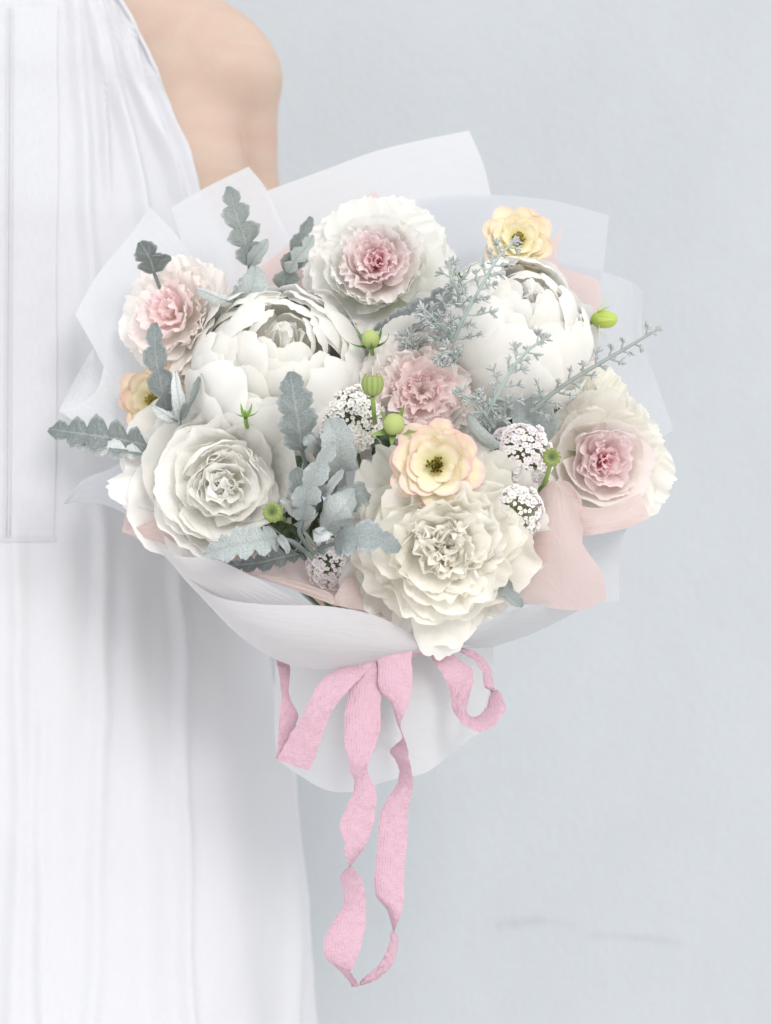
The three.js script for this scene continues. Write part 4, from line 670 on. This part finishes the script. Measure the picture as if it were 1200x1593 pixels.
sheet('large pale pink paper cone at lower right, right of the open peony', [
  [[[840, 760, 0.046], [862, 748, 0.058], [872, 762, 0.066]], [[872, 762, 0.066], [884, 800, 0.07], [908, 848, 0.066], [938, 895, 0.056], [944, 934, 0.048]], [[740, 930, 0.03], [810, 936, 0.05], [870, 948, 0.056], [910, 948, 0.054], [944, 934, 0.048]], [[840, 760, 0.046], [810, 820, 0.04], [770, 880, 0.03], [740, 930, 0.03]], 0.012],
  [[[862, 748, 0.056], [885, 750, 0.04], [904, 772, 0.03]], [[904, 772, 0.03], [908, 800, 0.035], [906, 846, 0.06]], [[872, 762, 0.065], [886, 806, 0.068], [906, 846, 0.064]], [[862, 748, 0.056], [866, 754, 0.06], [872, 762, 0.065]], -0.012]], pinkPaper, PG);
sheet('pale pink paper flap at right, under the right kale rosette', [[[[860, 770, 0.005], [930, 790, 0.03], [996, 768, 0.025]], [[996, 768, 0.025], [1004, 786, 0.03], [1011, 806, 0.03]], [[880, 835, 0.03], [925, 832, 0.048], [980, 820, 0.04], [1011, 806, 0.03]], [[860, 770, 0.005], [866, 800, 0.018], [880, 835, 0.03]], 0.008]], pinkPaper, PG);
sheet('pale pink paper lining inside the front rim, at the bottom left', [
  [[[330, 860, 0.03], [430, 850, 0.0], [560, 860, -0.01], [680, 900, -0.01]], [[680, 900, -0.01], [680, 940, 0.02], [690, 980, 0.05]], [[340, 880, 0.06], [430, 905, 0.07], [560, 950, 0.066], [690, 980, 0.05]], [[330, 860, 0.03], [334, 870, 0.045], [340, 880, 0.06]]],
  [[[372, 888, 0.084], [440, 900, 0.094], [512, 922, 0.098], [521, 930, 0.1]], [[521, 930, 0.1], [523, 935, 0.1], [518, 941, 0.1]], [[372, 889, 0.08], [440, 912, 0.09], [490, 930, 0.094], [518, 941, 0.1]], [[372, 888, 0.084], [372, 888.3, 0.083], [372, 888.6, 0.082], [372, 889, 0.08]]],
  [[[521, 928, 0.1], [535, 905, 0.084], [550, 895, 0.07]], [[550, 895, 0.07], [560, 920, 0.07], [570, 950, 0.066]], [[519, 941, 0.1], [540, 945, 0.09], [570, 950, 0.066]], [[521, 928, 0.1], [522, 934, 0.101], [519, 941, 0.1]]]], pinkPaper, PG);
// front bowl
sheet('inner white paper sheet of the front rim, from left point to the pink lining', [[[[240, 843, 0.03], [285, 866, 0.06], [330, 868, 0.078], [400, 900, 0.088], [470, 935, 0.094], [560, 960, 0.09]], [[560, 960, 0.09], [570, 990, 0.07], [580, 1030, 0.03]], [[262, 872, 0.04], [330, 935, 0.06], [420, 1000, 0.05], [580, 1030, 0.03]], [[240, 843, 0.03], [246, 852, 0.034], [254, 862, 0.038], [262, 872, 0.04]], 0.006]], bowlPaper, WG);
sheet('outer white paper sheet forming the rounded front bowl above the bow', [[[[252, 856, 0.03], [330, 925, 0.075], [410, 940, 0.098], [510, 943, 0.104], [585, 958, 0.09], [650, 988, 0.074], [735, 1006, 0.056]], [[735, 1006, 0.056], [728, 1007, 0.056], [715, 1006, 0.058], [700, 1006, 0.056]], [[300, 915, 0.035], [380, 995, 0.06], [450, 1034, 0.07], [520, 1042, 0.072], [600, 1030, 0.07], [700, 1006, 0.056]], [[252, 856, 0.03], [266, 874, 0.032], [282, 895, 0.034], [300, 915, 0.035]], 0.016]], bowlPaper, WG);
sheet('thin white paper sheet of the right front rim, under the open peony', [[[[690, 1002, 0.062], [750, 970, 0.07], [797, 950, 0.072], [850, 938, 0.06], [930, 930, 0.02]], [[930, 930, 0.02], [900, 950, 0.02], [830, 985, 0.024], [770, 1006, 0.03]], [[690, 1006, 0.06], [715, 1008, 0.05], [745, 1008, 0.04], [770, 1006, 0.03]], [[690, 1002, 0.062], [690, 1003, 0.062], [690, 1004, 0.061], [690, 1006, 0.06]], 0.006]], frostPaper, WG);
sheet('white paper skirt flaring below the bow round the stems', [
  [[[430, 1020, -0.03], [480, 1000, 0.02], [560, 990, 0.042], [640, 985, 0.042], [710, 990, 0.02], [768, 1005, -0.03]], [[768, 1005, -0.03], [766, 1050, -0.034], [756, 1095, -0.036], [745, 1140, -0.036]], [[430, 1180, -0.034], [466, 1206, 0.0], [515, 1231, 0.03], [560, 1230, 0.04], [605, 1214, 0.042], [660, 1203, 0.034], [705, 1170, 0.004], [745, 1140, -0.036]], [[430, 1020, -0.03], [427, 1080, -0.034], [427, 1130, -0.036], [430, 1180, -0.034]], 0.008],
  [[[430, 1020, -0.03], [500, 1000, -0.07], [600, 995, -0.085], [690, 998, -0.07], [768, 1005, -0.03]], [[768, 1005, -0.03], [766, 1050, -0.034], [756, 1095, -0.036], [745, 1140, -0.036]], [[430, 1180, -0.034], [500, 1185, -0.075], [600, 1180, -0.095], [680, 1165, -0.08], [745, 1140, -0.036]], [[430, 1020, -0.03], [427, 1080, -0.034], [427, 1130, -0.036], [430, 1180, -0.034]], -0.004]], whitePaper, WG);

// ---------------------------------------------------------------- ribbon
{
  const Z = (p, z) => [380 + p[0] / 2.655, 960 + p[1] / 2.655, p[2] ?? z];
  const root = thing('ribbon_bow', 'pink crepe ribbon bow with loops and long twisting tails below the bouquet', 'ribbon', P(600, 1020, 0.06));
  // a strip between two edges given as [x, y, depth]
  function strip(name, A, B, z, sd, len) {
    const a = crv(A.map((q) => V(...Z(q, z))).map((q) => V(q.x, q.y, q.z * 2000)), 0.5), b = crv(B.map((q) => V(...Z(q, z))).map((q) => V(q.x, q.y, q.z * 2000)), 0.5), n = Math.max(40, A.length * 16);
    const g = shellGeo(12, n, (u, v) => {
      const p = a.getPoint(v), q = b.getPoint(v), w = noise(v * len * 2.2, sd, 1) * 3.0 + noise(v * len * 6, sd, 4) * 1.4, w2 = noise(v * len * 2.2, sd, 8) * 3.0 + noise(v * len * 6, sd, 11) * 1.4, d = q.clone().sub(p), dl = Math.max(1, Math.hypot(d.x, d.y)), sc = Math.min(1, dl / 22);
      const e = u * (dl + sc * (w2 - w)) / dl + sc * w / dl, x = p.addScaledVector(d, e), zz = x.z / 2000 + 0.0016 * sc * Math.sin(Math.PI * u) + 0.0011 * noise(u * 3, v * len * 3, sd) + 0.0005 * noise(u * 14, v * len * 9, sd + 5);
      return P(x.x, x.y, zz);
    }, (u) => 0.0008 * Math.sqrt(Math.max(0, 1 - (u * 2 - 1) ** 4)) + 0.00002, null, [0.5, len * 0.34]);
    return part(name, g, ribbonMat, root, true);
  }
  strip('loop', [[125, 160, 0.04], [140, 210, 0.05], [152, 290, 0.056], [150, 390, 0.06], [140, 500, 0.06], [132, 585, 0.06]], [[175, 160, 0.04], [190, 210, 0.048], [190, 330, 0.05], [222, 402, 0.05], [205, 490, 0.052], [190, 590, 0.056]], 0.05, 1, 3.4);
  strip('tail', [[440, 130], [430, 185], [322, 258, 0.078], [245, 390, 0.08], [190, 490, 0.074], [129, 590, 0.066]], [[560, 140], [545, 185], [480, 255, 0.08], [375, 372, 0.084], [312, 515, 0.078], [275, 635, 0.07]], 0.07, 2, 4);
  strip('tail', [[470, 120, 0.07], [470, 220], [430, 320], [415, 480], [430, 600, 0.078], [455, 680, 0.08], [440, 750, 0.082], [396, 850, 0.082], [410, 930, 0.084], [428, 1012, 0.086], [458, 1040, 0.09], [495, 1120, 0.086], [505, 1200, 0.084], [490, 1330, 0.084], [458, 1430, 0.086], [440, 1462, 0.09], [455, 1490, 0.088], [482, 1522, 0.082]],
    [[560, 120, 0.07], [556, 190], [566, 300], [558, 480], [515, 600, 0.084], [512, 635, 0.086], [542, 720, 0.084], [540, 830, 0.082], [502, 940, 0.08], [450, 1016, 0.074], [400, 1072, 0.074], [410, 1170, 0.078], [378, 1242, 0.08], [328, 1345, 0.08], [338, 1412, 0.08], [378, 1445, 0.08], [430, 1498, 0.08], [442, 1528, 0.08]], 0.074, 3, 14);
  strip('tail', [[545, 110, 0.072], [552, 175], [558, 290], [605, 355, 0.074], [630, 430, 0.07], [652, 500, 0.066], [604, 553, 0.062], [636, 612, 0.066], [636, 685, 0.07], [582, 760, 0.076], [556, 850], [550, 950], [541, 1050], [541, 1140], [590, 1210, 0.07], [612, 1282, 0.068], [638, 1340, 0.072], [622, 1420, 0.078], [570, 1480, 0.08], [522, 1510, 0.08], [478, 1522, 0.08]],
    [[695, 110, 0.072], [695, 150], [690, 320], [655, 420, 0.08], [646, 455, 0.084], [668, 520, 0.086], [680, 570, 0.086], [690, 630, 0.084], [696, 690, 0.082], [682, 780, 0.08], [675, 850], [670, 940], [662, 1050], [662, 1180], [640, 1250, 0.082], [624, 1288, 0.084], [604, 1300, 0.082], [594, 1370, 0.08], [550, 1440, 0.08], [492, 1492, 0.08], [478, 1512, 0.08]], 0.078, 4, 16);
  strip('loop', [[770, 100, 0.055], [772, 170, 0.06], [830, 250, 0.062], [850, 310], [862, 375], [892, 432, 0.068], [942, 466, 0.07], [1000, 466, 0.068], [1055, 425, 0.062], [1080, 372, 0.055], [1062, 312, 0.048], [1030, 290, 0.045], [1022, 222, 0.045], [982, 162, 0.045], [920, 130, 0.05], [840, 118, 0.055]],
    [[840, 100, 0.055], [868, 158, 0.055], [932, 210, 0.052], [946, 260], [936, 312], [920, 372], [926, 402, 0.056], [958, 412, 0.054], [990, 388, 0.05], [1010, 345, 0.046], [1018, 305, 0.044], [990, 285, 0.05], [985, 230, 0.052], [952, 182, 0.053], [902, 150, 0.055], [830, 140, 0.058]], 0.058, 5, 9);
  strip('knot', [[500, 60, 0.062], [580, 80, 0.07], [700, 70, 0.07], [800, 50, 0.06]], [[500, 150, 0.062], [580, 170, 0.07], [700, 160, 0.07], [800, 130, 0.06]], 0.07, 6, 3);
}

renderer.render(scene, camera);
